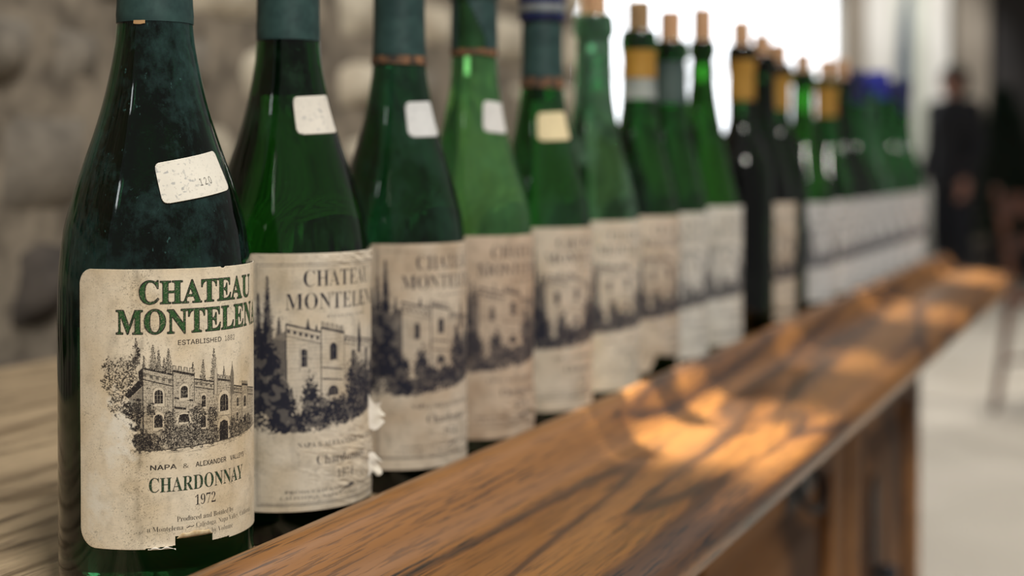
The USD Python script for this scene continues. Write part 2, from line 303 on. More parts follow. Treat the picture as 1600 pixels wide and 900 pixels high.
# ------------------------------------------------------------------ print: label rasters
FONTS = glob.glob('/opt/blender-*/*/datafiles/fonts/')[0]
def serif(s):
    return ''.join(chr(0x1D400 + ord(c) - 65) if 'A' <= c <= 'Z' else chr(0x1D41A + ord(c) - 97) if 'a' <= c <= 'z' else chr(0x1D7CE + ord(c) - 48) if '0' <= c <= '9' else c for c in s)
FONT = {'serif': ImageFont.truetype(FONTS + 'NotoSansMath-Regular.woff2', 120), 'sans': ImageFont.truetype(FONTS + 'Inter.woff2', 120), 'mono': ImageFont.truetype(FONTS + 'DejaVuSansMono.woff2', 120)}
class Sheet:
    """An ink raster in millimetres; x to the right, z up."""
    def __init__(s, x0, x1, z0, z1, res=14, seed=0):
        s.x0, s.z1, s.res = x0, z1, res; s.w, s.h = int((x1 - x0) * res), int((z1 - z0) * res)
        s._a, s._im, s.seed = np.zeros((s.h, s.w), np.float32), None, seed
        s.X, s.Z = np.meshgrid(x0 + np.arange(s.w) / res, z1 - np.arange(s.h) / res)
    @property
    def ink(s):
        if s._im is not None: s._a, s._im = np.asarray(s._im, np.float32) / 255, None
        return s._a
    @ink.setter
    def ink(s, a): s._a, s._im = np.asarray(a, np.float32), None
    def pen(s):
        if s._im is None: s._im = Image.fromarray((np.clip(s._a, 0, 1) * 255).astype(np.uint8))
        return ImageDraw.Draw(s._im)
    def px(s, p): return [((x - s.x0) * s.res, (s.z1 - z) * s.res) for x, z in p]
    def mask(s, pts=None, line=None, w=1):
        im = Image.new('L', (s.w, s.h)); d = ImageDraw.Draw(im)
        if pts is not None: d.polygon(s.px(pts), fill=255)
        if line is not None: d.line(s.px(line), fill=255, width=max(1, int(round(w * s.res))), joint='curve')
        return np.asarray(im, np.float32) / 255
    def over(s, m, v): s.ink = s.ink * (1 - m) + m * v
    def poly(s, pts, v=1): s.pen().polygon(s.px(pts), fill=int(255 * v))
    def line(s, pts, w=.2, v=1): s.pen().line(s.px(pts), fill=int(255 * v), width=max(1, int(round(w * s.res))), joint='curve')
    def noise(s, f, seed=0, oct=2, fz=None):
        r = np.random.default_rng(s.seed * 100 + seed); out = 0
        for o in range(oct):
            a = r.random((int(s.h / s.res * (fz or f) * 2 ** o) + 3, int(s.w / s.res * f * 2 ** o) + 3), dtype=np.float32)
            yy = np.linspace(0, a.shape[0] - 1.01, s.h, dtype=np.float32); xx = np.linspace(0, a.shape[1] - 1.01, s.w, dtype=np.float32)
            i, j = yy.astype(int), xx.astype(int); u, v = (yy - i)[:, None], (xx - j)[None]
            u, v = u * u * (3 - 2 * u), v * v * (3 - 2 * v)
            out = out + .5 ** o * (a[i][:, j] * (1 - u) * (1 - v) + a[i + 1][:, j] * u * (1 - v) + a[i][:, j + 1] * (1 - u) * v + a[i + 1][:, j + 1] * u * v)
        return out / sum(.5 ** o for o in range(oct))
    def textmask(s, t, font, x0, x1, z0, cap, tall=None, erode=0, slant=0, stroke=0):
        f = FONT[font]; t2 = serif(t) if font == 'serif' else t
        b = f.getbbox(t2, anchor='ls', stroke_width=stroke); im = Image.new('L', (b[2] - b[0] + 8, b[3] - b[1] + 8))
        ImageDraw.Draw(im).text((4 - b[0], 4 - b[1]), t2, 255, font=f, anchor='ls', stroke_width=stroke)
        capb = f.getbbox(serif('H') if font == 'serif' else 'H', anchor='ls'); ch = -capb[1]
        if erode: im = im.filter(ImageFilter.MinFilter(erode))
        k = cap / ch; hh = im.size[1] * k; base = (4 - b[1]) * k
        w_, h_ = int(round((x1 - x0) * s.res)), max(1, int(round(hh * s.res)))
        im = im.resize((w_, h_), Image.LANCZOS); out = np.zeros((s.h, s.w), np.float32)
        X, Y = int(round((x0 - s.x0) * s.res)), int(round((s.z1 - z0 - base) * s.res))
        a = np.asarray(im, np.float32) / 255; ya, xa_ = max(0, -Y), max(0, -X); a = a[ya:, xa_:]; Y, X = Y + ya, X + xa_
        hh2, ww2 = min(a.shape[0], s.h - Y), min(a.shape[1], s.w - X)
        if hh2 > 0 and ww2 > 0: out[Y:Y + hh2, X:X + ww2] = a[:hh2, :ww2]
        return out
    def text(s, *a, v=1, **k): s.over(s.textmask(*a, **k), v)
    def foliage(s, blobs, seed, lo=.42, hi=.58, f=2.2, dark=.9, edge=.5):
        """Scribbled foliage: blobs of (x, z, rx, rz)."""
        m = np.zeros_like(s.ink); wob = s.noise(1.2, seed + 50, 3) - .5
        for x, z, rx, rz in blobs:
            d = np.sqrt(((s.X - x) / rx) ** 2 + ((s.Z - z) / rz) ** 2) + wob * 1.1
            m = np.maximum(m, np.clip((1.05 - d) / .15, 0, 1))
        n = s.noise(f, seed, 3)
        s.over(m * np.clip((n - lo) / (hi - lo), 0, 1), dark); return m
    def conifer(s, x, z0, z1, w, seed, dark=.9):
        r = np.random.default_rng(seed); n = int((z1 - z0) / .55)
        s.line([(x, z0), (x, z1)], .16, dark)
        for k in range(n):
            t = k / n; z = z1 - (z1 - z0) * t; ww = w * (.12 + .88 * t ** .85) * r.uniform(.65, 1.15)
            for sg_ in (-1, 1):
                L = ww * r.uniform(.7, 1.1)
                s.line([(x, z), (x + sg_ * L * .6, z - .25 * L), (x + sg_ * L, z - .22 * L + r.uniform(-.1, .25))], .17 + .12 * t, dark)
                for q in range(int(2 + 4 * t)):
                    xx = x + sg_ * L * r.uniform(.2, 1); zz = z - .22 * L + r.uniform(-.4, .3); s.line([(xx, zz), (xx + r.uniform(-.35, .35), zz - r.uniform(.2, .5))], .14, dark)
    def bricks(s, poly, seed, bw=2.2, bh=1.15, slope=0.0, v=.8):
        m = s.mask(poly); x0, x1 = min(p[0] for p in poly), max(p[0] for p in poly); z0, z1 = min(p[1] for p in poly), max(p[1] for p in poly)
        keep = s.ink.copy(); r = np.random.default_rng(seed); z = z0
        while z < z1 + 3:
            s.line([(x0, z), (x1, z + slope * (x1 - x0))], .11, v); x = x0 + r.uniform(0, bw)
            while x < x1:
                if r.random() < .75: s.line([(x, z + slope * (x - x0)), (x, z + bh + slope * (x - x0))], .10, v)
                x += bw * r.uniform(.6, 1.4)
            z += bh * r.uniform(.8, 1.2)
        s.ink = keep * (1 - m) + s.ink * m
    def window(s, x0, x1, z0, z1, arch=True, v=.92):
        r = (x1 - x0) / 2; pts = [(x0, z0), (x0, z1 - (r if arch else 0))] + ([((x0 + x1) / 2 - r * math.cos(a), z1 - r + r * math.sin(a)) for a in np.linspace(0, math.pi, 9)] if arch else []) + [(x1, z1 - (r if arch else 0)), (x1, z0)]
        c = np.array([(x0 + x1) / 2, (z0 + z1) / 2]); s.poly([tuple(c + (np.array(p) - c) * 1.45) for p in pts], .10); s.line([tuple(c + (np.array(p) - c) * 1.45) for p in pts], .12, .7)
        s.poly(pts, v)
        for k in (1 / 3, 2 / 3): s.line([(x0 + (x1 - x0) * k, z0), (x0 + (x1 - x0) * k, z1)], .1, .35)
        for k in (.3, .6): s.line([(x0, z0 + (z1 - z0) * k), (x1, z0 + (z1 - z0) * k)], .1, .35)
    def crenels(s, x0, z0, x1, z1, n, h, v=.9):
        for k in range(n):
            a, b = (k + .08) / n, (k + .62) / n; P = lambda t: (x0 + (x1 - x0) * t, z0 + (z1 - z0) * t)
            (xa, za), (xb, zb) = P(a), P(b); s.poly([(xa, za - .2), (xa, za + h), (xb, zb + h), (xb, zb - .2)], .25); s.line([(xa, za), (xa, za + h), (xb, zb + h), (xb, zb)], .28, v)
    def checker(s, x0, z0, x1, z1, n, h, v=.9):
        """Corbel band: hanging dark blocks under a dark line."""
        P = lambda t: (x0 + (x1 - x0) * t, z0 + (z1 - z0) * t)
        s.line([P(0), P(1)], .3, v)
        for k in range(n):
            (xa, za), (xb, zb) = P((k + .15) / n), P((k + .6) / n); s.poly([(xa, za), (xb, zb), (xb, zb - h), (xa, za - h)], v * .85)
        s.line([(x0, z0 - h * 1.9), (x1, z1 - h * 1.9)], .45, v); s.line([(x0, z0 - h * 2.35), (x1, z1 - h * 2.35)], .15, v * .7)

def paper_color(s, base, warm, seed, stain=1.0):
    """Aged paper: cream, foxed and streaked."""
    n1, n2, n3 = s.noise(.05, seed, 4), s.noise(.35, seed + 1, 3, fz=.08), s.noise(1.6, seed + 2, 3)
    weave = s.noise(.5, seed + 3, 1, fz=5.0)
    c = np.array(base)[None, None] + (np.array(warm) - np.array(base))[None, None] * np.clip((n1 - .35) * 2.2, 0, 1)[..., None]
    k = 1 - stain * (.16 * np.clip((n2 - .56) * 3, 0, 1) + .16 * np.clip((n3 - .54) * 4, 0, 1) + .22 * np.clip((s.noise(.16, seed + 8, 4) - .52) * 4, 0, 1)) + .07 * (weave - .5)
    sp = s.noise(2.2, seed + 4, 2) * s.noise(.22, seed + 5, 2)
    k = k - stain * .45 * np.clip((sp - .47) * 9, 0, 1)
    return c * k[..., None]

INK_A, INK_B = np.array(lin(30, 26, 27)), np.array(lin(20, 24, 42))
GREEN = np.array(lin(36, 80, 38))
def label_a():
    s = Sheet(-54, 54, 23, 138, 14, 3)
    # the engraving: oak and firs behind, crenellated stone house, ivy
    for x, z0, z1, w, sd in ((-27.3, 99, 109, 1.5, 1), (-24.3, 96, 102, 1.0, 2), (-20.8, 95, 106, 2.3, 3), (-18.6, 95, 104, 1.7, 13), (-14.9, 94.5, 104.4, 2.0, 4), (-16.6, 94.5, 101, 1.3, 14), (-5.2, 94, 98.3, 1.1, 5), (-.8, 90, 99, 1.7, 6), (4.2, 90, 103.2, 2.5, 7), (9.3, 90, 95.4, 1.2, 8)): s.conifer(x, z0, z1, w, sd)
    s.foliage([(-37.5, 97, 3.6, 4), (-32.5, 99.8, 3.6, 3.4), (-38.6, 91, 3, 3.6), (-33, 93, 5, 5), (-28.8, 97, 2.3, 4.5), (-30, 90, 4, 5), (-34.5, 85.5, 3.4, 4), (-37.2, 81.5, 1.8, 2.4), (-33.5, 80, 2.5, 3)], 1, lo=.40, hi=.56, f=2.4, dark=.86)
    s.foliage([(-27.2, 103.5, 1.6, 3), (-28, 101, 2, 2)], 2, lo=.38, hi=.5, f=2.4, dark=.9)
    wall = [(-24.9, 97.2), (-12.9, 94.0), (-12.9, 96.6), (-4.5, 94.8), (-4.5, 91.8), (4.2, 89.8), (4.2, 93.5), (5.9, 93.5), (5.9, 92), (13.4, 90.4), (14, 88), (15.2, 86.9), (20.9, 85.6), (21, 87.6), (26.4, 86.6), (26.6, 84.4), (36, 82.6), (36, 67.8), (12, 65.6), (-4.6, 65), (-24.6, 64.4)]
    s.poly(wall, .24)
    s.bricks(wall, 4, 2.3, 1.25, -.05, .8)
    s.ink = np.clip(s.ink + s.mask(wall) * np.clip((s.noise(3.4, 71, 2) - .5) * 1.6, 0, .5), 0, 1)
    s.poly([(-31.9, 86.4), (-26.6, 91.8), (-24.9, 93), (-24.9, 90), (-30.2, 85)], .92)
    s.poly([(-30, 85), (-25, 89.6), (-24.6, 64.4), (-28.7, 64.4)], .55); s.line([(-24.8, 97), (-24.6, 64.6)], .4, .9); s.poly([(-26.4, 95.6), (-24.8, 97.2), (-24.8, 90), (-26, 90)], .9)
    s.line([(-24.9, 97.2), (-12.9, 94.0)], .75, .93); s.checker(-24.8, 95.2, -12.9, 91.9, 5, 1.3)
    s.crenels(-13.4, 96.3, -4.5, 94.4, 4, 1.5); s.line([(-13.2, 95.6), (-4.5, 93.4)], 1.0, .9); s.line([(-13.2, 96), (-13.2, 73)], .38, .9); s.line([(-4.6, 94), (-4.6, 82.8)], .3, .8)
    s.line([(-12.6, 84.9), (-5.1, 83.2)], .75, .92); s.line([(-12.6, 81.0), (-8, 80.1)], .9, .92)
    s.window(-10.1, -7.3, 84.6, 89.3); s.window(-11.0, -6.7, 75.0, 78.2); s.window(-20.2, -17.1, 83, 88.3); s.window(-20.3, -17.2, 73.4, 78.6)
    s.line([(-4.5, 91.8), (4.2, 89.8)], .6, .92); s.checker(-4.5, 90.6, 4.2, 88.6, 4, 1.05); s.window(-1.5, .4, 80.2, 84.8); s.window(-1.8, .4, 72, 76.8)
    s.poly([(4.2, 95), (5.9, 95), (5.9, 84.6), (4.2, 84.6)], .3); s.line([(4.2, 95.2), (4.2, 84.6)], .3, .9); s.line([(5.9, 93), (5.9, 84.6)], .3, .9)
    s.crenels(5.9, 91.2, 13.4, 89.7, 5, 1.2); s.line([(5.9, 90.6), (13.4, 89)], .9, .88); s.window(7.3, 11.7, 77.3, 84.2); s.window(7.0, 11.6, 65.6, 73.6); s.line([(13.6, 89), (13.6, 66)], .3, .8)
    s.poly([(13.1, 91.6), (14.2, 96.2), (15.2, 91.6), (15.2, 83.3), (13.1, 83.3)], .7); s.line([(14.2, 94), (14.2, 97)], .2, .9)
    s.line([(15.2, 86.9), (20.9, 85.6)], .6, .9); s.checker(15.2, 85.9, 20.9, 84.6, 4, .9); s.window(17.1, 18.5, 78, 81.6); s.window(16.8, 18.1, 71.8, 75.5); s.crenels(21, 86.8, 26.4, 85.9, 4, 1.1); s.line([(21, 86.5), (26.4, 85.5)], .8, .9)
    s.line([(21, 87), (21, 67)], .3, .8); s.line([(26.5, 86), (26.5, 67)], .3, .8); s.window(22.5, 24.8, 77, 81.5); s.window(22.3, 25, 70.5, 73.5); s.line([(26.4, 84.6), (36, 82.8)], .6, .9); s.checker(26.5, 83.6, 36, 81.8, 5, 1.0)
    s.foliage([(-27, 80, 2.6, 5), (-28.5, 72, 3.4, 7), (-25.5, 68, 4.5, 4.5), (-30.5, 79.5, 3, 4)], 5, lo=.22, hi=.42, f=2.6, dark=.93)
    s.foliage([(-20, 67.5, 5, 3.4), (-12.5, 69.5, 6.5, 5.2), (-14.5, 76, 2.6, 5), (-5, 69.5, 6, 5), (3, 69, 4.2, 4.2), (-3, 77, 3.4, 4.6), (3.2, 76.5, 2.6, 4), (15, 69.5, 2.6, 4.6), (19, 69, 3.5, 3.4), (26, 70, 6, 3.6), (-21.7, 80.5, 1.8, 3)], 6, lo=.28, hi=.54, f=3.2, dark=.92)
    for x0, x1, z0, z1 in ((-20.0, -17.5, 73.6, 78), (-10.6, -7.0, 75.2, 77.9), (7.3, 11.3, 65.8, 73), (-1.5, .2, 72.2, 76.4)): s.over(s.mask([(x0, z0), (x0, z1), (x1, z1), (x1, z0)]), .93)
    s.line([(-28.7, 64.6), (-19.3, 64.4), (-4.6, 65.0), (12, 65.6), (28.8, 67), (38, 68)], .5, .85)
    r = np.random.default_rng(5)
    for k in range(70):
        x = r.uniform(-27, 30); zb = 64.4 + max(0, x + 5) * .075; z = zb - r.uniform(.2, 1.7); L = r.uniform(1, 5); s.line([(x, z), (x + L, z + .06 * L * (x > -5))], .1, .65)
    worn = np.clip(1.25 - np.sqrt(((s.X + 32.3) / 4.2) ** 2 + ((s.Z - 70) / 7.5) ** 2) + (s.noise(.6, 12, 3) - .5) * 1.6, 0, .35) / .35
    worn = np.maximum(worn, np.clip(1.1 - np.sqrt(((s.X + 33.5) / 5) ** 2 + ((s.Z - 104.5) / 5) ** 2) + (s.noise(.6, 14, 3) - .5) * 1.5, 0, .3) / .3 * .8)
    s.ink *= 1 - worn
    # lettering
    big = np.maximum(s.textmask('CHATEAU', 'serif', -27, 30.5, 122.4, 8.8, stroke=3), s.textmask('MONTELENA', 'serif', -36, 39.5, 110.6, 9.2, stroke=3))
    inner = ndi.grey_erosion(big, size=(11, 11)); inner = ndi.gaussian_filter(inner, .8)
    s.ink = np.maximum(s.ink, big)
    s.text('ESTABLISHED', 'sans', -11.5, 8.3, 105.7, 1.9, stroke=2); s.text('1882', 'sans', 9.6, 16.2, 105.7, 2.1)
    s.text('NAPA', 'sans', -22.5, -11.6, 56.5, 1.9, stroke=3); s.text('&', 'serif', -9.6, -6.9, 56.5, 1.7); s.text('ALEXANDER', 'sans', -4.3, 10.6, 56.5, 1.9, stroke=3); s.text('VALLEYS', 'sans', 12.6, 22.6, 56.5, 1.9, stroke=3)
    ch = s.textmask('CHARDONNAY', 'serif', -23, 21.6, 47.5, 5.7); chi = ndi.gaussian_filter(ndi.grey_erosion(ch, size=(4, 4)), .7); s.ink = np.maximum(s.ink, ch)
    s.text('1972', 'serif', -4.8, 5.2, 41.1, 4.0, erode=3)
    s.text('Produced and Bottled by', 'serif', -12, 14.8, 35.3, 2.0, erode=3, v=.95); s.text('u Montelena', 'serif', -23.6, -9.2, 31.9, 2.0, erode=3, v=.9)
    s.text('Calistoga, Napa Valley, California', 'serif', -4.2, 29, 32.2, 2.0, erode=3, v=.85); s.line([(-8, 32.4), (-6.8, 33), (-5.6, 32.7), (-4.9, 33.1)], .35, .9)
    s.text('by Volume', 'serif', 2.8, 14.4, 28.7, 2.0, erode=3, v=.8)
    for x, z in ((-30.6, 31.6), (-28.4, 31.4), (-27.6, 31.7), (-26.4, 31.9), (-23.3, 58), (-23.4, 55), (-23, 53)): s.line([(x, z), (x + .3, z + .2)], .3, .8)
    col = paper_color(s, lin(228, 215, 190), lin(212, 193, 160), 20, .65)
    pale = np.clip(1.2 - np.sqrt(((s.X + 34) / 7) ** 2 + ((s.Z - 72) / 13) ** 2) + (s.noise(.3, 31, 4) - .5) * 1.8, 0, 1) + .8 * np.clip(1 - np.sqrt(((s.X + 44) / 7) ** 2 + ((s.Z - 42) / 12) ** 2) + (s.noise(.3, 33, 4) - .5) * 1.8, 0, 1)
    col = col + (np.array(lin(232, 226, 210)) - col) * (np.clip(pale, 0, .85) * np.clip(.4 + 1.1 * s.noise(.9, 52, 3), 0, 1))[..., None]
    streak = np.clip(1 - np.abs(s.X + 26.5 + (s.noise(.12, 35, 2) - .5) * 5) / 2.2, 0, 1) * np.clip(s.noise(.5, 36, 3, fz=.2) * 1.6 - .5, 0, 1)
    col = col * (1 - .5 * streak)[..., None]
    specks = (s.noise(3.2, 40, 2) > .82) * np.clip(s.noise(.1, 41, 2) * 3 - 1.1, 0, 1); near = np.exp(-((s.X + 26) / 7) ** 2) + .25; sp2 = (s.noise(2.4, 47, 3) * (.75 + .25 * np.clip(near, 0, 1)) > .685); col = col * (1 - .6 * specks)[..., None] * (1 - .45 * sp2)[..., None]
    ink = np.clip(s.ink * 1.1, 0, 1)[..., None] * .985
    wear = np.clip(s.noise(2.6, 44, 3) * 2.4 + .1, .78, 1)[..., None]
    ic = np.broadcast_to(INK_A, col.shape).copy(); g = np.clip(inner * 1.1, 0, 1)[..., None]; ic = ic * (1 - g) + GREEN * g; g = np.clip(chi, 0, 1)[..., None] * .75; ic = ic * (1 - g) + np.array(lin(30, 70, 42)) * g
    return s, np.clip(col * (1 - ink * wear) + ic * ink * wear, 0, 1)

def label_b(year='1974', tone=(214, 203, 184), warm=(200, 184, 158), seed=1, ink_k=1.0, smear=0):
    """Older print: dark firs at the left, the house in front of dark planting, a double rule round it."""
    s = Sheet(-48, 48, 9, 140, 10, seed)
    for x, z0, z1, w, sd in ((-37.5, 96, 126, 4.3, 21), (-41.8, 94, 118, 3.4, 22), (-45, 92, 112, 3, 23), (-32.2, 98, 107, 2, 24), (-19, 100, 106, 1.6, 25), (-15, 99, 103, 1.2, 26)): s.poly([(x - w * .5, z0), (x, z1 - 1), (x + w * .5, z0)], .9); s.conifer(x, z0, z1, w, sd, .97); s.conifer(x + .2, z0, z1, w * .8, sd + 40, .97)
    wall = [(-29, 104), (-12.7, 99.8), (-12.7, 103.8), (0, 100.4), (0, 98), (12, 95), (44, 90), (44, 60), (-29, 56)]
    s.poly(wall, .08); s.bricks(wall, 8, 3.6, 1.9, 0, .35)
    s.poly([(-29, 101), (-42, 93), (-46, 60), (-29, 56)], .62)
    s.line([(-29, 104), (-12.7, 99.8)], .9, .95); s.checker(-28.6, 101.6, -12.7, 97.6, 6, 1.6); s.line([(-29, 104), (-28.6, 60)], .5, .9)
    s.crenels(-12.7, 102.6, 0, 99.4, 5, 2.0); s.line([(-12.7, 101.8), (0, 98.6)], 1.1, .9); s.line([(-12.7, 102), (-12.7, 70)], .5, .9); s.line([(0, 99), (0, 74)], .4, .8)
    s.window(-22, -19.4, 84, 92.3); s.window(-8, -4.4, 86.4, 94.4); s.line([(-12, 83.2), (-1, 81.6)], .7, .9); s.line([(-12, 78), (-1, 76.6)], .7, .9); s.window(-9, -3.5, 70, 74.5)
    s.line([(0, 97), (9, 95)], .6, .9); s.checker(0, 96, 9, 94, 4, 1.2); s.poly([(9.6, 97), (10.9, 104), (12.2, 97), (12.2, 88), (9.6, 88)], .8); s.line([(12, 95), (44, 89.5)], .7, .9); s.checker(12, 94, 44, 88.5, 12, 1.2)
    for x in (4.5, 17, 26, 34): s.window(x, x + 3, 82, 90)
    s.foliage([(-41, 90, 7, 10), (-43, 75, 8, 14), (-35, 70, 6.5, 12), (-29.5, 66, 5, 9), (-36, 85, 4, 7), (-40, 60, 9, 6), (-31, 58, 8, 5)], 5, lo=.05, hi=.44, f=1.5, dark=.98)
    s.foliage([(-18, 66, 4, 13), (-13, 62, 8, 8), (-2, 62, 9, 7), (8, 72, 7, 14), (16, 70, 8, 14), (26, 71, 9, 13), (36, 72, 9, 12), (-22, 58, 6, 5), (5, 62, 12, 6), (20, 62, 14, 6)], 6, lo=.08, hi=.46, f=1.6, dark=.97)
    s.foliage([(-40, 57, 4, 7)], 7, lo=.5, hi=.6, f=1.4, dark=.05)
    edge = 53 + .0021 * (s.X + 34) ** 2 * (s.X > -34); s.ink *= np.clip((s.Z - edge + (s.noise(.8, 8, 2) - .5) * 2) / .8, 0, 1) + (s.Z < 50) * 0
    s.ink *= np.clip(.8 + .6 * s.noise(1.6, 9, 2), 0, 1)
    for t, x0, x1, z, c in (('CHATEAU', -21.6, 21.6, 121, 7.4), ('MONTELENA', -29.8, 29.8, 110.5, 7.4)): s.text(t, 'serif', x0, x1, z, c, erode=3)
    s.text('ESTABLISHED 1882', 'serif', -9.5, 16.5, 106, 1.6, erode=3, v=.6)
    s.text('NAPA & ALEXANDER VALLEYS', 'serif', -24, 24, 46.6, 2.2, erode=3); s.text('Chardonnay', 'serif', -15.4, 15.4, 38.2, 4.3, erode=3); s.text(year, 'serif', -4.9, 5.4, 31, 4, erode=3)
    s.text('PRODUCED AND BOTTLED BY', 'serif', -30, 22, 25.4, 1.4, v=.6); s.text('CALISTOGA, NAPA VALLEY, CALIFORNIA', 'serif', -32, 30, 22.8, 1.4, v=.6); s.poly([(-4.5, 23.6), (5, 28.2), (3.6, 27.8), (6.4, 27)], .95)
    for o in (0, 1.1):
        s.line([(-42.6 + o, 131.7 - o), (42.6 - o, 131.7 - o)], .22, .7); s.line([(-42.6 + o, 21 + o * .8 - 1), (42.6 - o, 21 + o * .8 - 1)], .28, .85)
        for sg_ in (-1, 1): s.line([(sg_ * (42.6 - o), 131.7 - o), (sg_ * (42.6 - o), 20 + o)], .2, .7)
    col = paper_color(s, lin(*tone), lin(*warm), 60 + seed * 7, .7)
    ink = np.clip(s.ink * 1.3, 0, 1)[..., None] * .985 * ink_k * np.clip(s.noise(.25, 66, 3) * 2.2, .86, 1)[..., None]
    return s, np.clip(col * (1 - ink) + INK_B * ink, 0, 1)

def sample(s, img, x, z):
    img = getattr(s, '_soft', None) if False else img
    u = np.clip((x - s.x0) * s.res, 0, s.w - 1.001); v = np.clip((s.z1 - z) * s.res, 0, s.h - 1.001)
    i, j = v.astype(int), u.astype(int); a, b = (v - i)[:, None], (u - j)[:, None]
    i1, j1 = np.minimum(i + 1, s.h - 1), np.minimum(j + 1, s.w - 1)
    return img[i, j] * (1 - a) * (1 - b) + img[i1, j] * a * (1 - b) + img[i, j1] * (1 - a) * b + img[i1, j1] * a * b

def sheet_mesh(gx, gz, inside, place, lift):
    """A paper sheet over the grid gx x gz (mm) where inside(x, z); place(x, z, h) -> 3D (metres) at height h off the glass. Gives its cut edge a thickness."""
    X, Z = np.meshgrid(gx, gz, indexing='ij'); k = inside(X, Z)
    id_ = np.full(X.shape, -1); id_[k] = np.arange(k.sum()); x, z = X[k], Z[k]
    a, b, c, d = id_[:-1, :-1], id_[1:, :-1], id_[1:, 1:], id_[:-1, 1:]
    ok = (a >= 0) & (b >= 0) & (c >= 0) & (d >= 0)
    q = np.stack([a[ok], b[ok], c[ok], d[ok]], 1); f = np.vstack([q[:, [0, 1, 2]], q[:, [0, 2, 3]]])
    e = np.concatenate([f[:, [0, 1]], f[:, [1, 2]], f[:, [2, 0]]]); key = e.min(1) * len(x) + e.max(1)
    _, inv, cnt = np.unique(key, return_inverse=True, return_counts=True); be = e[cnt[inv] == 1]
    h = lift(x, z); v = place(x, z, h)
    bv = np.unique(be); back = np.full(len(x), -1); back[bv] = len(x) + np.arange(len(bv))
    v2 = place(x[bv], z[bv], np.full(len(bv), .00002))
    f2 = np.vstack([np.stack([be[:, 1], be[:, 0], back[be[:, 0]]], 1), np.stack([be[:, 1], back[be[:, 0]], back[be[:, 1]]], 1)])
    xa = np.r_[x, x[bv]]; za = np.r_[z, z[bv]]
    return tm(np.vstack([v, v2]), np.vstack([f, f2])), xa, za, len(x)

def rounded(x0, x1, z0, z1, r0, r1=None):
    r1 = r1 or r0
    def f(X, Z):
        k = (X >= x0) & (X <= x1) & (Z >= z0) & (Z <= z1)
        for cx, sx in ((x0, 1), (x1, -1)):
            for cz, sz, r in ((z0, 1, r1), (z1, -1, r0)):
                dx, dz = (X - cx) * sx, (Z - cz) * sz
                k &= ~((dx < r) & (dz < r) & ((dx - r) ** 2 + (dz - r) ** 2 > r * r))
        return k
    return f

# ------------------------------------------------------------------ bottles
def burgundy(R, H, rn=.0143, lip=.0152, neck_z=.236, base_z=.128, sh=1.0):
    """Sloping-shouldered bottle: (r, z) outline from the centre of the foot to the lip."""
    prof = [(.0, .006), (R * .6, .004), (R * .80, .0005), (R * .90, .0), (R * .965, .0022), (R, .009), (R, .05), (R, .09), (R * 1.0, base_z - .006)]
    body = [(1.0, 0), (.985, .10), (.94, .20), (.86, .31), (.745, .43), (.62, .55), (.515, .67), (.44, .79), (.385, .90), (.355, 1.0)]
    k = rn / R
    for q, t in body[1:]:
        qq = k + (q - .355) / (1 - .355) * (1 - k)
        prof.append((R * qq, base_z + (neck_z - base_z) * t))
    prof += [(rn * .985, neck_z + (H - neck_z) * .45), (rn * .96, H - .018), (rn * .97, H - .0165), (lip, H - .0155), (lip * 1.02, H - .010), (lip * .985, H - .0035), (lip * .9, H)]
    return prof
def bordeaux(R, H, rn=.0143, lip=.0152, neck_z=.215, base_z=.178):
    prof = [(.0, .008), (R * .6, .005), (R * .82, .0005), (R * .92, .0), (R * .975, .0022), (R, .009), (R, .06), (R, .12), (R, base_z - .006)]
    for q, t in ((.97, .12), (.89, .26), (.76, .42), (.62, .58), (.50, .74), (.43, .88), (rn / R, 1.0)): prof.append((R * q, base_z + (neck_z - base_z) * t))
    prof += [(rn * .985, neck_z + (H - neck_z) * .5), (rn * .96, H - .018), (rn * .97, H - .0165), (lip, H - .0155), (lip * 1.02, H - .010), (lip * .985, H - .0035), (lip * .9, H)]
    return prof
def flute(R, H, rn=.0135, lip=.0145):
    prof = [(.0, .006), (R * .7, .002), (R * .92, .0), (R, .008), (R, .06), (R, .128)]
    for t in np.linspace(.08, 1, 9): prof.append((R + (rn - R) * (1 - (1 - t) ** 1.5) ** 1.25, .128 + (.262 - .128) * t))
    prof += [(rn * .98, H - .016), (lip, H - .0145), (lip * 1.02, H - .009), (lip * .98, H - .003), (lip * .9, H)]
    return prof
def radius_at(prof, z):
    p = np.array(prof); p = p[3:]; return np.interp(z, p[:, 1], p[:, 0])
def smooth_prof(p):
    p = np.array(p, float); q = [p[0]]
    for i in range(len(p) - 1):
        n = max(1, int(np.linalg.norm(p[i + 1] - p[i]) / .004)); 
        for k in range(1, n + 1): q.append(p[i] + (p[i + 1] - p[i]) * k / n)
    q = np.array(q); s = slice(int(.2 * len(q)), None)
    r = q[:, 0].copy()
    m = (q[:, 1] > .10) & (q[:, 1] < p[-1, 1] - .022)
    rs = ndi.gaussian_filter1d(r, 2.0); r[m] = rs[m]
    return np.stack([r, q[:, 1]], 1)

def bottle_body(prof, H, level, bore=None, n=96):
    p = smooth_prof(prof); pts = [tuple(x) for x in p]
    if bore: pts += [(.0098, H - .0005), (.0095, H - .004), (.0095, bore), (.0, bore)]
    else: pts += [(.0, H)]
    m = lathe(pts, n); m.fix_normals()
    top = (bore or H) - .006
    if level and level < top - .02:
        k = (p[:, 1] > level + .002) & (p[:, 1] < top - .002) & (np.arange(len(p)) > 8)
        q = [(0, level), (np.interp(level, p[8:, 1], p[8:, 0]) - .0036, level)] + [(r - .0036, z) for r, z in p[k]] + [(np.interp(top, p[8:, 1], p[8:, 0]) - .0036, top), (0, top)]
        c = lathe(q, n); c.fix_normals(); c.invert(); m = join(m, c)
    return m

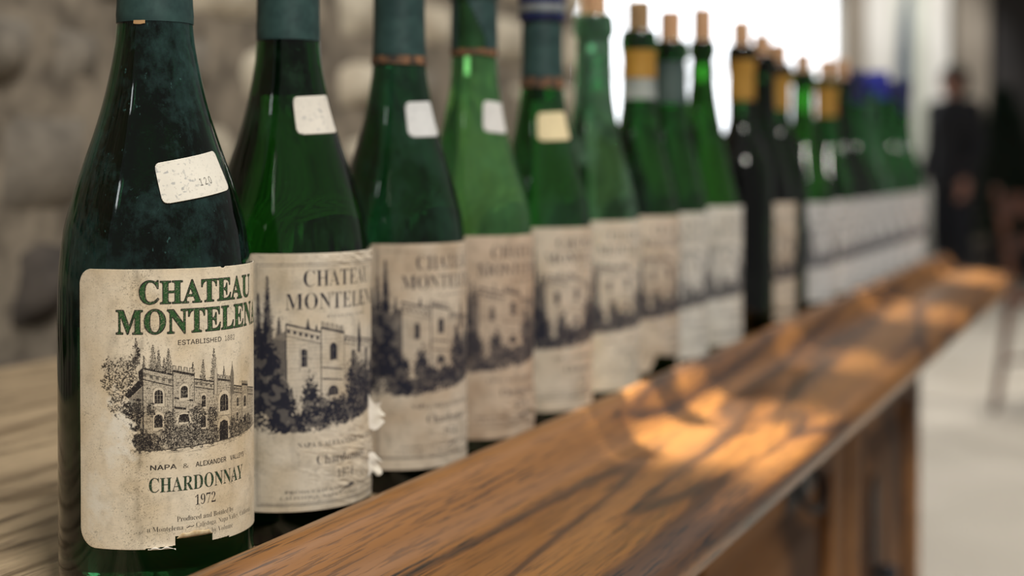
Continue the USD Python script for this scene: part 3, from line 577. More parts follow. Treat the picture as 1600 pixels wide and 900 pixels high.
def paper_ring(prof, z0, z1, a0, a1, off, n=48, nz=6, wob=0, seed=0, mask=None):
    """A sheet wrapped round the neck from angle a0 to a1 (degrees), with thickness."""
    r = np.random.default_rng(seed); full = abs(a1 - a0) >= 360
    A = np.radians(np.linspace(a0, a1, n + 1))[: n if full else n + 1]; e0 = ndi.gaussian_filter1d(r.normal(0, 1, len(A)), 1.5, mode='wrap') * wob
    v = []
    for side in (0, 1):
        for j in range(nz + 1):
            zz = z0 + e0 + (z1 - z0 - e0) * j / nz; rr = radius_at(prof, zz) + (off if side == 0 else .00005)
            v.append(np.stack([rr * np.cos(A), rr * np.sin(A), zz], 1))
    v = np.concatenate(v); m = len(A); f = []
    S = (nz + 1) * m; last = m if full else m - 1
    for j in range(nz):
        for i in range(last):
            a, b = j * m + i, j * m + (i + 1) % m
            if mask and mask(math.degrees(A[i]), v[a, 2]): continue
            f += [(a, b, b + m), (a, b + m, a + m)]
    for i in range(last):
        for j, s in ((0, 1), (nz, -1)):
            a, b = j * m + i, j * m + (i + 1) % m
            q = [(a, a + S, b + S), (a, b + S, b)]; f += q if s > 0 else [t[::-1] for t in q]
    return tm(v, f)

def sticker(prof, ang, zc, w, h, tilt, rcol, res=.35, rad=2.2, lift=.00025):
    """A small paper rectangle on the shoulder, mm sizes, tilted in its plane. rcol(x, z) gives its colours."""
    gx, gz = np.arange(-w / 2, w / 2 + res / 2, res), np.arange(-h / 2, h / 2 + res / 2, res)
    ct, st = math.cos(math.radians(tilt)), math.sin(math.radians(tilt))
    zz = np.linspace(zc - .05, zc + .05, 201); rr = radius_at(prof, zz); rr = ndi.gaussian_filter1d(rr, 12)
    arc = np.r_[0, np.cumsum(np.hypot(np.diff(zz), np.diff(rr)))]; arc -= arc[100]
    def place(x, z, hh):
        X, S = (x * ct - z * st) / 1000, (x * st + z * ct) / 1000
        Z = np.interp(S, arc, zz); R = np.interp(S, arc, rr); dr = np.gradient(rr, zz); sl = np.interp(Z, zz, dr)
        nn = np.sqrt(1 + sl ** 2); A = math.radians(ang) + X / np.interp(0, arc, rr)
        R2 = R + hh / nn; Z2 = Z - hh * sl / nn
        return np.stack([R2 * np.cos(A), R2 * np.sin(A), Z2], -1)
    m, x, z, n = sheet_mesh(gx, gz, rounded(-w / 2, w / 2, -h / 2, h / 2, rad), place, lambda x, z: np.full(len(x), lift + .00035))
    return m, rcol(x, z)

def mould(base, seed, k=.6, text=None, w=34, h=20):
    s = Sheet(-w / 2, w / 2, -h / 2, h / 2, 12, seed)
    c = np.array(base)[None, None] * (1 - .10 * (s.noise(.2, 1, 3) - .5)[..., None])
    sp = np.clip((s.noise(.7, 2, 3) - .62) * 9, 0, 1) * np.clip(s.noise(.15, 3, 2) * 2 - .5, 0, 1)
    c = c * (1 - k * sp[..., None] * np.array([.75, .7, .6]))
    c = c * (1 - .22 * np.clip((s.noise(1.4, 5, 2) - .74) * 8, 0, 1)[..., None])
    if text: t = s.textmask(*text)[..., None]; c = c * (1 - t * .93)
    return lambda x, z: sample(s, c, x, z)

def label_mesh(R, ang, gx, gz, inside, sheet, bumps=None):
    s, img = sheet
    def place(x, z, h):
        A = math.radians(ang) + x / 1000 / R
        return np.stack([(R + h) * np.cos(A), (R + h) * np.sin(A), z / 1000], -1)
    lift = (lambda x, z: .00028 + bumps(x, z)) if bumps else (lambda x, z: np.full(len(x), .00028))
    m, x, z, n = sheet_mesh(gx, gz, inside, place, lift)
    c = sample(s, img, x, z)
    return m, c, n

capsule_dark = mottled('capsule_teal', lin(26, 54, 53), lin(48, 78, 74), 90, .55, lo=.4, hi=.7, metallic=.15)
capsule_green = mottled('capsule_green', lin(24, 70, 54), lin(40, 96, 72), 70, .5, metallic=.15)
capsule_blue = mottled('capsule_blue', lin(22, 28, 110), lin(44, 54, 170), 40, .35, metallic=.2)
capsule_navy = mottled('capsule_navy', lin(14, 18, 58), lin(28, 34, 92), 40, .4, metallic=.2)
silver = plain('dull_silver', lin(150, 156, 160), .35, metallic=.6)
ring_m = mottled('torn_foil_ring', lin(40, 34, 28), lin(138, 96, 62), 140, .75, lo=.42, hi=.66)
gold_m = mottled('gold_paper', lin(136, 98, 30), lin(172, 130, 48), 60, .5)
greypaper_m = mottled('grey_paper', lin(120, 128, 126), lin(160, 166, 160), 60, .7)
cork_m = mottled('cork', lin(176, 134, 98), lin(206, 166, 128), 180, .85, bump=.3)
cork_dark = mottled('cork_old', lin(120, 96, 66), lin(166, 136, 98), 180, .85, bump=.3)
flap_m = mottled('torn_paper', lin(214, 206, 188), lin(238, 232, 220), 90, .8)
scrap_m = plain('tan_scrap', lin(176, 140, 96), .8)

G_deep = glass('glass_deep_green', lin(34, 92, 54), lin(52, 96, 92),   .48, .76, .50, 28, wiped=(.09, .15))
G_mid = glass('glass_green', lin(26, 94, 30), lin(26, 74, 44), .50, .85, .55, 26)
G_dusk = glass('glass_dusky_green', lin(22, 84, 42), lin(24, 76, 54), .46, .80, .6, 26)
G_bright = glass('glass_bright_green', lin(112, 184, 100), lin(58, 116, 64), .36, .72, .62, 16)
G_milky = glass('glass_milky_green', lin(84, 150, 100), lin(104, 146, 122), .46, .72, .62, 15)
G_grass = glass('glass_grass_green', lin(44, 130, 30), lin(34, 86, 50), .52, .85, .4, 24)
G_far = glass('glass_far_green', lin(46, 128, 56), lin(34, 86, 58), .48, .85, .45, 24)
G_row = glass('glass_row_green', lin(44, 122, 50), lin(36, 92, 58), .48, .85, .45, 24)
G_black = glass('glass_black_green', lin(22, 56, 22), lin(16, 24, 22), .50, .85, .5, 24)

foot_dark_m = plain('foot_dark', lin(22, 16, 14), .7)  # near-black fill for the darkened bottle feet
def row_y(u): return CAM[1] - CAM[0] / math.tan(math.atan((u - 800) / F) - TH)
GROUP = 'wine bottles standing in a row along the sideboard'
def place_bottle(u, label, kind='burgundy', R=.036, H=.296, glass_m=None, level=.226, seed=0, dx=0, **k):
    b = thing('wine_bottle', label, 'wine bottle', (dx, row_y(u), T), 0, GROUP)
    prof = {'burgundy': burgundy, 'bordeaux': bordeaux, 'flute': flute}[kind](R, H, **{q: v for q, v in k.items() if q in ('rn', 'lip', 'neck_z', 'base_z')})
    bore = H - .022 if k.get('cork') else None
    obj('glass_body', bottle_body(prof, H, level, bore, 96 if u < 900 else 64), glass_m, b, smooth=40)
    if u > 300: obj('foot_darkener', lathe([(0, .0075), (R * .62, .0058), (R - .0045, .006), (R - .0032, .010), (R - .0032, .017), (R - .006, .0195), (0, .0195)], 48), foot_dark_m, b)  # added dark disc that blackens the foot from inside
    if k.get('cork'):
        up_ = k['cork']; r = k.get('cork_r', .0094)
        obj('cork', lathe([(0, H - .0215), (.0090, H - .0215), (.0091, H - .001), (r, H + .0005), (r, H + up_ - .0012), (r - .0012, H + up_), (0, H + up_)], 32), k.get('cork_m', cork_m), b)
    if k.get('capsule'):
        cz, cm = k['capsule']; top = H + .0008
        p = np.array(prof); rr = radius_at(p, cz); q = [(r + .0006, z) for r, z in smooth_prof(prof) if z > cz + .001 and z <= H - .0001]
        q = [(rr + .0001, cz), (rr + .0006, cz)] + q + [(q[-1][0] * .96, top), (0, top)]
        obj('capsule', lathe(q, 64), cm, b, smooth=40)
    return b, prof

# --- the first bottle, in focus
b, prof = place_bottle(243.5, 'front wine bottle in sharp focus, green-lettered 1972 label and tilted sticker marked 120', R=.0401, H=.296, glass_m=G_deep, level=.112, rn=.0149, neck_z=.240, base_z=.128, capsule=(.2365, capsule_dark))
sheetA = label_a()
base_in = rounded(-52.6, 52.6, 25.0, 136.2, 6.5, 8.0)
nA = np.random.default_rng(3); jag = ndi.gaussian_filter1d(nA.normal(0, 1, 2000), 5) * 1.0
def inA(X, Z):
    k = base_in(X, Z); j = np.interp(X, np.linspace(-55, 55, 2000), jag)
    notch = (X > -12.3 + j * .6 + (Z < 27) * (27 - Z) * -.1) & (X < 3.2 + j * .5) & (Z < 29.6 - (X + 12) * .07 + j * .5)
    torn = (X > -24) & (X < -12) & (Z < 25.4 + .05 * (X + 24) + .25 * j)
    torn2 = (X > 3) & (X < 12) & (Z < 25.6 + .25 * j)
    chip = ((X - 9) ** 2 / 3 + (Z - 136.4) ** 2 < .5)
    return k & ~notch & ~torn & ~torn2 & ~chip
gx = np.r_[np.arange(-53, 32, .16), np.arange(32, 53.4, .7)]; gz = np.arange(24.6, 136.6, .16)
def bumpA(x, z):
    w = meshkit.fbm(np.stack([x * .09, z * .09, x * 0 + 3.3], -1), 3) - .5
    crease = np.exp(-((x + 27.0 + 1.2 * np.sin(z * .11)) / .8) ** 2) * .00008 * np.clip(1.4 - np.abs(z - 75) / 55, 0, 1)
    edge = np.exp(-((z - 25.2) / 1.3) ** 2) * np.clip(1 - np.abs(x + 17) / 9, 0, 1) * .0006
    patch = .00009 * np.clip(1.1 - np.sqrt(((x + 34) / 7) ** 2 + ((z - 62) / 17) ** 2), 0, .25) / .25
    return w * .00012 + crease + edge + patch
m, c, n = label_mesh(.0401, -24, gx, gz, inA, sheetA, bumpA)
c[n:] = lin(236, 228, 208)
lab = obj('label', m, paper, b, smooth=True, col=c, label='large aged cream paper label with green lettering and an engraved stone house, torn at its lower edge')
# curled paper over the torn notch, with a pale cut edge
def curl(ang0, ang1, R, zt, rise, out, seed, n=26, nz=7, ragged=.0006):
    r = np.random.default_rng(seed); A = np.radians(np.linspace(ang0, ang1, n)); j = ndi.gaussian_filter1d(r.normal(0, 1, n), 1.5) * ragged; v = []
    taper = np.clip(np.minimum(np.linspace(0, 1, n), np.linspace(1, 0, n)) * 7, .15, 1)
    for side in (0, 1):
        for k in range(nz):
            t = k / (nz - 1); ph = t * math.pi * .85
            rr = R + .0003 + taper * out * (np.sin(ph) * .6 + t * .5) + (0 if side == 0 else -.00022); zz = zt + j * t + taper * rise * (1 - np.cos(ph)) * .5 - .0004
            v.append(np.stack([rr * np.cos(A), rr * np.sin(A), zz], 1))
    v = np.concatenate(v); f = []; S = n * nz
    for k in range(nz - 1):
        for i in range(n - 1):
            a = k * n + i; f += [(a, a + 1, a + 1 + n), (a, a + 1 + n, a + n), (a + S, a + n + S, a + 1 + n + S), (a + S, a + 1 + n + S, a + 1 + S)]
    for i in range(n - 1):
        a = (nz - 1) * n + i; f += [(a, a + 1, a + 1 + S), (a, a + 1 + S, a + S)]
    return tm(v, f)
fl = mottled('curled_label_back', lin(188, 160, 116), lin(214, 196, 160), 300, .8)
obj('torn_flap', curl(-41.0, -19.6, .0401, .0290, .0026, .0016, 4), fl, lab, smooth=50, label='curled strip of torn label paper')
obj('torn_flap', curl(-57, -41.6, .0401, .0252, .0007, .0007, 6), flap_m, lab, smooth=50)
pm, pc = sticker(prof, -21.5, .1724, 32.0, 17.5, 10.5, mould(lin(222, 217, 203), 11, .55, ('1 2 0', 'sans', .2, 6.8, -4.2, 3.1)), res=.15)
obj('price_sticker', pm, paper, b, smooth=True, col=pc, label='small off-white paper sticker with grey mould spots, marked 120')
obj('paper_scrap', paper_ring(prof, .2352, .2367, -84, -66, .0009, 10, 2, .0002, 3), scrap_m, b)

# --- paper labels of the second kind
def fine_label(b, R, ang, sheet, res, x1=46, z0=15, z1=136.5, bumps=None, inside=None, edge=None):
    gx = np.arange(-46, x1 + res, res); gz = np.arange(z0, z1 + res, res)
    m, c, n = label_mesh(R, ang, gx, gz, inside or rounded(-46, 46, z0, z1, 1.5), sheet, bumps)
    if edge: c[n:] = edge
    return obj('label', m, paper, b, smooth=True, col=c)
def wrinkle(seed, amp, zc, zw, f=(.10, .28)):
    def g(x, z):
        w = np.abs(meshkit.fbm(np.stack([x * f[0], (z + x * .25) * f[1], x * 0 + seed], -1), 3, seed) - .5)
        return amp * np.clip((x + 26) / 26, .12, 1) * np.clip(.30 - w, 0, .3) / .3 * np.clip(1.2 - np.abs(z - zc) / zw, 0, 1) + .00006 * np.sin(x * .3)
    return g

b, prof = place_bottle(451, 'second wine bottle from the front, 1974 label with torn curls at its right edge', R=.0396, glass_m=G_mid, level=.21, rn=.0146, neck_z=.238, capsule=(.2372, capsule_dark))
s2 = label_b('1974', seed=2)
wr = wrinkle(5, .00075, 38, 20); wt = wrinkle(9, .0006, 134, 5, (.2, .3))
lb = fine_label(b, .0396, -17, s2, .26, 34, 17, 136.5, lambda x, z: wr(x, z) + wt(x, z))
setdata(lb, 'wrinkled cream label with a navy engraving of a stone house and firs')
def shred(ang, R, z, w, h, out, seed, lean=0):
    """A ragged tongue of paper standing off the glass."""
    r = np.random.default_rng(seed); n, k = 9, 9; v = []
    rag = ndi.gaussian_filter1d(r.normal(0, 1, n), .8) * .25
    for side in (0, 1):
        for i in range(k):
            t = i / (k - 1)
            for j in range(n):
                s_ = j / (n - 1) - .5; L = w * (1 + rag[j]) * t
                a = math.radians(ang) + (L * .35 - .5 * w * 0) / R; rr = R + .0004 + out * t ** 1.3 * (1 + .25 * math.sin(j * 1.3 + seed)) - (.0003 if side else 0)
                zz = z + s_ * h * (1 - .45 * t) + lean * t + .0014 * math.sin(t * 5 + j * .8 + seed)
                v.append((rr * math.cos(a), rr * math.sin(a), zz))
    v = np.array(v); f = []; S = n * k
    for i in range(k - 1):
        for j in range(n - 1):
            a = i * n + j; f += [(a, a + n, a + n + 1), (a, a + n + 1, a + 1), (a + S, a + n + 1 + S, a + n + S), (a + S, a + 1 + S, a + n + 1 + S)]
    return tm(v, f)
obj('torn_flap', shred(14, .0396, .0572, .012, .017, .0058, 2, -.001), flap_m, lb, smooth=60, label='ragged white curl of torn label paper')
obj('torn_flap', shred(13, .0396, .0335, .010, .012, .0050, 5, -.003), flap_m, lb, smooth=60, label='ragged white curl of torn label paper')
WHITE = lin(214, 208, 196)
pm, pc = sticker(prof, -17, .2010, 24, 19, 4, mould(WHITE, 12, .6), res=.4); obj('price_sticker', pm, paper, b, smooth=True, col=pc, label='off-white paper sticker on the shoulder')

b, prof = place_bottle(624, 'third wine bottle from the front, brown torn foil edge, faded navy house label', R=.0372, glass_m=G_dusk, level=.235, rn=.0140, neck_z=.238, capsule=(.2365, capsule_dark))
obj('foil_ring', paper_ring(prof, .2325, .2372, -180, 180, .0011, 48, 2, .0007, 4), ring_m, b)
s3 = label_b('1974', (206, 192, 172), (188, 168, 144), 3, 1.0)
lb = fine_label(b, .0372, -15, s3, .38, 40, 14, 135, wrinkle(7, .0004, 30, 20))
pm, pc = sticker(prof, -20, .2020, 21, 20, 3, mould(lin(206, 206, 204), 13, .2), res=.6); obj('price_sticker', pm, paper, b, smooth=True, col=pc)

b, prof = place_bottle(741, 'fourth wine bottle from the front, light green glass, torn neck foil, crumpled label foot', R=.0364, glass_m=G_bright, level=.25, rn=.0138, neck_z=.238)
def torn4(a, z): return -110 < a < -40 and z < .290 - (a + 110) / 70 * .035
obj('capsule', paper_ring(prof, .2475, .2955, -180, 180, .0008, 60, 16, .0006, 5, torn4), capsule_dark, b, label='dark green neck foil with a piece torn away at the left')
obj('foil_ring', paper_ring(prof, .2440, .2480, -180, 180, .0011, 48, 2, .0008, 6), ring_m, b)
s4 = label_b('1974', (198, 178, 156), (174, 150, 126), 4, .95)
lb = fine_label(b, .0364, -15, s4, .55, 42, 13, 135, wrinkle(11, .0014, 27, 14))
pm, pc = sticker(prof, -20, .2060, 18, 20, -4, mould(lin(206, 204, 200), 14, .2), res=.7); obj('price_sticker', pm, paper, b, smooth=True, col=pc)

b, prof = place_bottle(847, 'fifth wine bottle from the front, navy capsule with silver band and cream shoulder sticker', R=.0345, glass_m=G_row, level=.22, rn=.0136, neck_z=.238, H=.292, capsule=(.2345, capsule_dark))
obj('foil_ring', paper_ring(prof, .2300, .2365, -180, 180, .0011, 48, 2, .0008, 7), ring_m, b)
obj('capsule_band', lathe([(.0158, .2755), (.0162, .276), (.0162, .2800), (.0158, .2805)], 48), capsule_navy, b)
obj('capsule_band', lathe([(.0160, .2815), (.0164, .282), (.0164, .2860), (.0160, .2865)], 48), silver, b, label='silver band on the capsule')
obj('capsule_band', lathe([(.0160, .2868), (.0164, .2872), (.0164, .2930), (.0150, .2942), (.002, .2944)], 48), capsule_navy, b)
s5 = label_b('1974', (206, 194, 176), (190, 174, 152), 5, 1.0)
fine_label(b, .0345, -15, s5, .6, 42, 12, 135)
pm, pc = sticker(prof, -40, .2030, 24, 20, 3, mould(lin(222, 206, 164), 15, .3), res=.7); obj('price_sticker', pm, paper, b, smooth=True, col=pc, label='cream paper sticker')

def neck_paper(b, prof, z0, z1, m, a=150, label=None): return obj('neck_label', paper_ring(prof, z0, z1, -60 - a, -60 + a, .0005, 40, 3, 0, 1), m, b, label=label)
s6 = label_b('1974', (208, 200, 184), (194, 182, 160), 6, .95); s7 = label_b('1974', (204, 190, 172), (186, 168, 146), 7, .95); s8 = label_b('1974', (214, 210, 200), (202, 196, 182), 8, .9)
b, prof = place_bottle(928, 'sixth wine bottle from the front, dusty pale green shoulder and a bare glass lip', R=.0345, glass_m=G_milky, level=.233, rn=.0136, lip=.0150, neck_z=.238, H=.289, cork=.022)
fine_label(b, .0345, -15, s6, .8, 42, 11, 136)
b, prof = place_bottle(998, 'seventh wine bottle from the front, gold over grey neck paper, label torn at foot', R=.0335, glass_m=G_row, level=.226, rn=.0136, H=.286, cork=.024, cork_m=cork_dark)
neck_paper(b, prof, .2470, .2700, gold_m, label='gold neck paper'); neck_paper(b, prof, .2300, .2468, greypaper_m)
in7 = rounded(-46, 46, 11, 136, 1.5)
fine_label(b, .0335, -15, s7, .8, 42, 11, 136, inside=lambda X, Z: in7(X, Z) & ~((X > -24 + .5 * (Z - 11)) & (X < 6) & (Z < 25 - .12 * (X + 24))))
b, prof = place_bottle(1047, 'eighth wine bottle from the front, plain dark neck beside the slender green flute bottle', R=.0330, glass_m=G_row, level=.226, rn=.0138, H=.284, cork=.026)
neck_paper(b, prof, .2300, .2660, mottled('slate_neck', lin(40, 60, 58), lin(70, 88, 84), 50, .6), 90)
fine_label(b, .0330, -15, s8, .8, 42, 11, 136)
b, prof = place_bottle(1097, 'slender green flute wine bottle with long bare neck, ninth from the front', 'flute', R=.0372, glass_m=G_grass, level=.26, H=.292, cork=.030, rn=.0108, lip=.0128, cork_r=.0092)
fine_label(b, .0372, -15, s8, .8, 44, 12, 139)
b, prof = place_bottle(1158, 'tenth wine bottle from the front, gold neck paper and no front label, black-green body', 'bordeaux', R=.0335, glass_m=G_black, level=.25, H=.298, cork=.025, rn=.0134)
neck_paper(b, prof, .2420, .2830, gold_m, label='gold neck paper')
b, prof = place_bottle(1190, 'eleventh wine bottle from the front, narrow strip of beige label between two black bottles', R=.0365, glass_m=G_black, level=.23, H=.294, cork=.022, capsule=None)
fine_label(b, .0365, -12, s7, 1.0, 44, 12, 136)
b, prof = place_bottle(1216, 'twelfth wine bottle from the front, second gold neck paper, black body without label', 'bordeaux', R=.0320, glass_m=G_black, level=.25, H=.290, cork=.022, rn=.0134)
neck_paper(b, prof, .2380, .2760, gold_m, label='gold neck paper')
far = [(1254, 'corked pale-necked wine bottle just before the third gold neck paper', dict(cork=.022, rn=.013, H=.288), G_grass),
       (1290, 'wine bottle with the farthest gold neck paper along the row', dict(cork=.024, H=.288), G_far),
       (1314, 'corked dark wine bottle just before the blue-capped bottles', dict(cork=.026, H=.292), G_black),
       (1336, 'first navy-capped wine bottle of the far end group', dict(capsule=(.262, capsule_navy), H=.308), G_far),
       (1354, 'lilac-blue capped wine bottle with pale neck near the far end', dict(capsule=(.285, capsule_blue), H=.310), G_milky),
       (1372, 'bright blue capped wine bottle near the far end of the row', dict(capsule=(.276, capsule_blue), H=.318), G_far),
       (1391, 'last but one wine bottle at the far end of the row', dict(capsule=(.280, capsule_navy), H=.310), G_far),
       (1410, 'last navy-capped wine bottle at the far end of the row', dict(capsule=(.262, capsule_navy), H=.316), G_far)]
s9 = label_b('1974', (206, 206, 204), (192, 190, 186), 9, .85)
for k, (u, lb_, kw, gm) in enumerate(far):
    b, prof = place_bottle(u, lb_, R=.0375, glass_m=gm, level=.24, rn=kw.pop('rn', .0138), **kw)
    if u == 1290: neck_paper(b, prof, .2380, .2760, gold_m, label='gold neck paper')
    fine_label(b, .0375, -14, s9, 1.2, 44, 14, 132)

# ------------------------------------------------------------------ the far end of the room: chair, person, conifer
def at_depth(u, Z, z=0.0):
    p = CAM[:2] + Z * np.array([-math.sin(TH), math.cos(TH)]) + (u - 800) / F * Z * rt[:2]; return (p[0], p[1], z)
def limb(bones, length, it=12):
    """One continuous surface over tapered bones (p, q, radius at p, radius at q)."""
    S = lambda p, r: m3.Manifold.sphere(float(r), 20).translate(tuple(map(float, p)))
    m = m3.Manifold.batch_boolean([m3.Manifold.batch_hull([S(p, a), S(q, b)]) for p, q, a, b in bones], m3.OpType.Add).refine_to_length(length)
    t = to_tm(m); t.merge_vertices(); trimesh.smoothing.filter_taubin(t, .5, .52, it); return t
def ell(c, r, n=20): return m3.Manifold.sphere(1.0, n).scale(tuple(map(float, r))).translate(tuple(map(float, c)))
skin_m = plain('skin', lin(178, 132, 114), .55, subsurface_weight=.15, subsurface_scale=.01)
hair_m = mottled('dark_hair', lin(22, 18, 16), lin(46, 38, 32), 60, .6, stretch=(1, 1, .2))
jacket_m = mottled('charcoal_jacket', lin(24, 25, 29), lin(38, 38, 44), 40, .85); trouser_m = mottled('black_trousers', lin(18, 20, 28), lin(30, 32, 42), 40, .85); shoe_m = plain('black_shoes', lin(18, 17, 17), .4)
loc = at_depth(1490, 10.6)
pz = thing('person', 'person in a charcoal jacket and dark trousers standing at the far end of the room', 'person', loc, math.degrees(TH) + 118)
J = {}
for s_, n in ((-1, 'l'), (1, 'r')):
    J[n] = dict(sh=(s_ * .185, 0, 1.375), el=(s_ * .235, -.02, 1.09), wr=(s_ * .225, .10, .865), hip=(s_ * .09, 0, .86), kn=(s_ * .105, .02, .46), an=(s_ * .11, -.02, .085), toe=(s_ * .125, .14, .035))
bones = [((0, 0, .93), (0, -.01, 1.12), .135, .125), ((0, -.01, 1.12), (0, 0, 1.30), .125, .145), ((0, 0, 1.40), (0, .015, 1.50), .062, .052), ((-.05, 0, .92), (.05, 0, .92), .125, .125), ((-.10, 0, 1.30), (.10, 0, 1.30), .10, .10)]
head = [((0, .02, 1.575), (0, .01, 1.60), .088, .090), ((0, .045, 1.52), (0, .03, 1.56), .050, .072), ((0, .062, 1.487), (0, .045, 1.52), .026, .05)]
for n in 'lr':
    j = J[n]; sg_ = -1 if n == 'l' else 1
    bones += [((sg_ * .07, 0, 1.38), j['sh'], .07, .062), (j['sh'], j['el'], .055, .042), (j['el'], j['wr'], .041, .027), (j['hip'], j['kn'], .088, .058), (j['kn'], j['an'], .056, .036), (j['an'], j['toe'], .042, .03), ((j['an'][0], -.055, .04), j['toe'], .036, .03)]
    w = np.array(j['wr']); d = np.array([0, .25, -.97]); ac = np.array([0, 1, .25])
    palm = w + d * .05; bones += [(w, palm + ac * .022, .022, .014), (w, palm - ac * .022, .022, .014), (w + d * .02, w + d * .085, .020, .017)]
    for q, L in zip((-.030, -.010, .010, .029), (.058, .072, .078, .068)):
        k0 = w + d * .085 + ac * q; k1 = k0 + d * L * .5 + np.array([-sg_ * .006, 0, 0]); k2 = k1 + d * L * .5 + np.array([-sg_ * .018, 0, 0]); bones += [(palm + ac * q * .6, k0, .011, .0095), (k0, k1, .0095, .0085), (k1, k2, .0085, .0075)]
    t0 = w + d * .025 + ac * .022; t1 = t0 + ac * .026 + d * .022 + np.array([-sg_ * .008, 0, 0]); bones += [(t0, t1, .012, .0105), (t1, t1 + d * .032 + ac * .006, .0105, .009)]
    head += [((sg_ * .089, .005, 1.565), (sg_ * .092, -.008, 1.60), .011, .014), ((sg_ * .034, .083, 1.582), (sg_ * .036, .084, 1.582), .014, .014), ((sg_ * .015, .098, 1.525), (0, .102, 1.526), .007, .008)]
head += [((0, .098, 1.582), (0, .118, 1.552), .010, .013), ((-.02, .095, 1.612), (.02, .095, 1.612), .014, .014)]
obj('body', limb(bones + head, .014, 8), skin_m, pz, smooth=True)
for sg_ in (-1, 1): obj('eye', to_tm(ell((sg_ * .035, .0955, 1.584), (.011, .006, .006), 12)), hair_m, pz, smooth=True)
hm = m3.Manifold.batch_boolean([ell((0, -.006, 1.618), (.103, .112, .095)), ell((0, -.045, 1.56), (.095, .07, .09))], m3.OpType.Add) - ell((0, .115, 1.555), (.085, .075, .075))
obj('hair', to_tm(hm), hair_m, pz, smooth=40)
jb = [((0, 0, .93), (0, -.01, 1.12), .158, .150), ((0, -.01, 1.12), (0, 0, 1.30), .150, .165), ((-.06, 0, .86), (.06, 0, .86), .145, .145), ((-.10, 0, 1.30), (.10, 0, 1.30), .122, .122), ((0, 0, 1.37), (0, .005, 1.43), .085, .072)]
tb = [((-.05, 0, .90), (.05, 0, .90), .135, .135)]; sb_ = {}
for n in 'lr':
    j = J[n]; sg_ = -1 if n == 'l' else 1; e, w = np.array(j['el']), np.array(j['wr'])
    jb += [((sg_ * .07, 0, 1.38), j['sh'], .085, .078), (j['sh'], j['el'], .071, .058), (j['el'], tuple(e + (w - e) * .9), .057, .043)]
    tb += [(j['hip'], j['kn'], .104, .078), (j['kn'], (j['an'][0], -.015, .10), .076, .062)]
    obj('shoe', limb([((j['an'][0], -.06, .045), (j['toe'][0], .15, .038), .045, .037), ((j['an'][0], -.03, .075), (j['an'][0], .03, .06), .05, .045)], .02, 5), shoe_m, pz, smooth=True)
obj('jacket', limb(jb, .02, 10), jacket_m, pz, smooth=True); obj('trousers', limb(tb, .02, 10), trouser_m, pz, smooth=True)

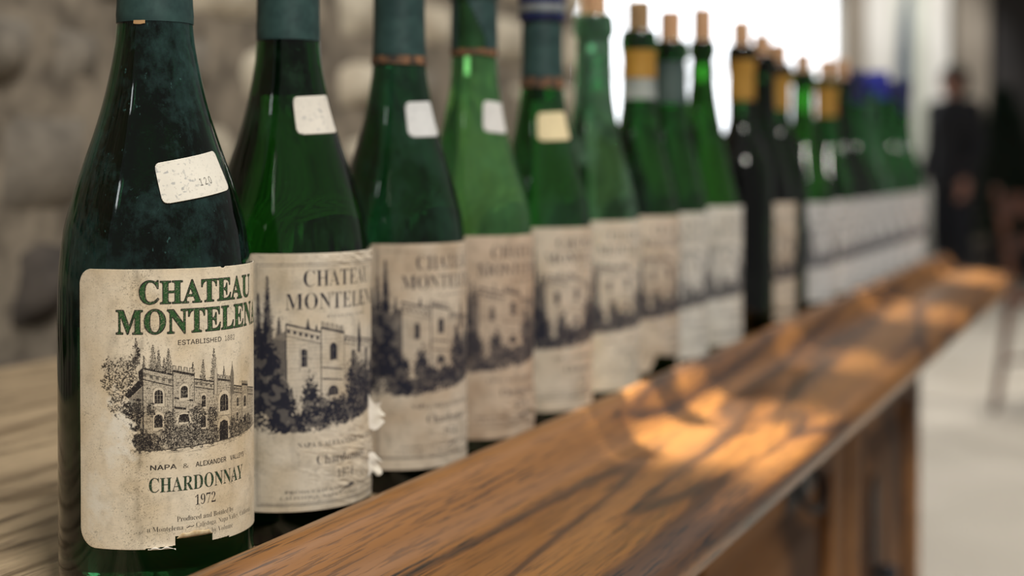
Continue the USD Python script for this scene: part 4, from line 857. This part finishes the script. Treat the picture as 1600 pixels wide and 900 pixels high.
# potted conifer
loc = at_depth(1566, 11.3)
tr = thing('potted_conifer', 'dark green conical conifer in a dark pot beside the far standing person', 'tree', loc)
pot_m = mottled('dark_pot', lin(36, 32, 30), lin(58, 50, 46), 20, .7); needle_m = mottled('conifer_needles', lin(14, 34, 24), lin(34, 62, 40), 9, .85); bark_m = mottled('bark', lin(50, 38, 28), lin(80, 62, 46), 30, .9, bump=.3)
obj('pot', lathe([(0, 0), (.15, 0), (.16, .01), (.20, .27), (.215, .28), (.215, .32), (.195, .325), (.185, .29), (0, .285)], 40), pot_m, tr)
obj('trunk', tube([(0, 0, .28), (0.005, 0, .9), (0, .004, 1.58)], [.030, .020, .006]), bark_m, tr)
rt_ = np.random.default_rng(21); nv, nf = [], []; br = []
for k in range(120):
    t = (k + .5) / 120; z = .42 + 1.14 * t; L = (.52 * (1 - t) ** .9 + .05) * rt_.uniform(.8, 1.12); a = k * 2.39996 + rt_.uniform(-.3, .3)
    d = np.array([math.cos(a), math.sin(a), -.12 + .5 * t]); d /= np.linalg.norm(d); p0 = np.array([0, 0, z])
    br.append(limb([(p0, p0 + d * L, .006, .002)], 1.0, 0) if False else trimesh.creation.cylinder(.004, segment=[p0, p0 + d * L * .95], sections=5))
    side = np.cross(d, [0, 0, 1]); side /= np.linalg.norm(side); upv = np.cross(side, d)
    for q in range(int(40 + 120 * L)):
        u_ = rt_.uniform(.12, 1); b0 = p0 + d * L * u_ + np.array([0, 0, -.10 * L * u_ * u_]); sp = (1 - u_) * .5 + .35
        dr = d * rt_.uniform(.2, .8) + side * rt_.normal(0, .7) + upv * rt_.normal(0, .35); dr /= np.linalg.norm(dr); ln = rt_.uniform(.045, .10) * sp * 1.6
        e1 = np.cross(dr, [.3, .5, .8]); e1 /= np.linalg.norm(e1); e2 = np.cross(dr, e1); i0 = len(nv); w_ = .0065
        nv += [b0 + e1 * w_, b0 - e1 * w_ * .5 + e2 * w_ * .87, b0 - e1 * w_ * .5 - e2 * w_ * .87, b0 + dr * ln]; nf += [(i0, i0 + 1, i0 + 3), (i0 + 1, i0 + 2, i0 + 3), (i0 + 2, i0, i0 + 3), (i0, i0 + 2, i0 + 1)]
obj('branches', join(*br), bark_m, tr); obj('needles', tm(nv, nf), needle_m, tr, kind='stuff', smooth=False)

# wooden chair at the right edge of the picture
wood_m = oak('chair_wood', lin(104, 60, 38), lin(84, 46, 28), lin(52, 28, 18), lin(24, 14, 10), rough=.4, coat=.2)
ch = thing('wooden_chair', 'reddish-brown wooden side chair on the pale floor at the right edge', 'chair', at_depth(1690, 5.5), math.degrees(TH) - 62)
obj('seat', rbox(-.21, .21, -.20, .20, .43, .455, .01), wood_m, ch)
for x in (-.18, .18):
    obj('leg', tube([(x * 1.18, .205, .016), (x, .17, .435)], [.016, .02]), wood_m, ch)
    obj('leg', tube([(x * 1.15, -.235, .015), (x, -.18, .44)], [.015, .02]), wood_m, ch)
    obj('back_post', tube([(x, -.18, .44), (x * 1.0, -.20, .64), (x * 1.03, -.26, .87)], [.019, .017, .015]), wood_m, ch)
    obj('stretcher', tube([(x * 1.1, .19, .20), (x * 1.08, -.21, .20)], .010), wood_m, ch)
bx = np.linspace(-.186, .186, 9)
for z, hgt, yy in ((.80, .045, -.243), (.66, .03, -.206)):
    st_ = [np.stack([np.full(4, x), yy - .03 * (1 - (x / .186) ** 2) + np.array([.008, .008, -.008, -.008]), z + (.02 * (1 - (x / .186) ** 2)) + np.array([-hgt, hgt, hgt, -hgt])], 1) for x in bx]
    hb = m3.Manifold.batch_boolean([m3.Manifold.hull_points(np.vstack(st_[i:i + 2])) for i in range(8)], m3.OpType.Add)
    obj('back_slat', to_tm(hb), wood_m, ch)
obj('stretcher', tube([(-.195, .0, .20), (.195, .0, .20)], .010), wood_m, ch)
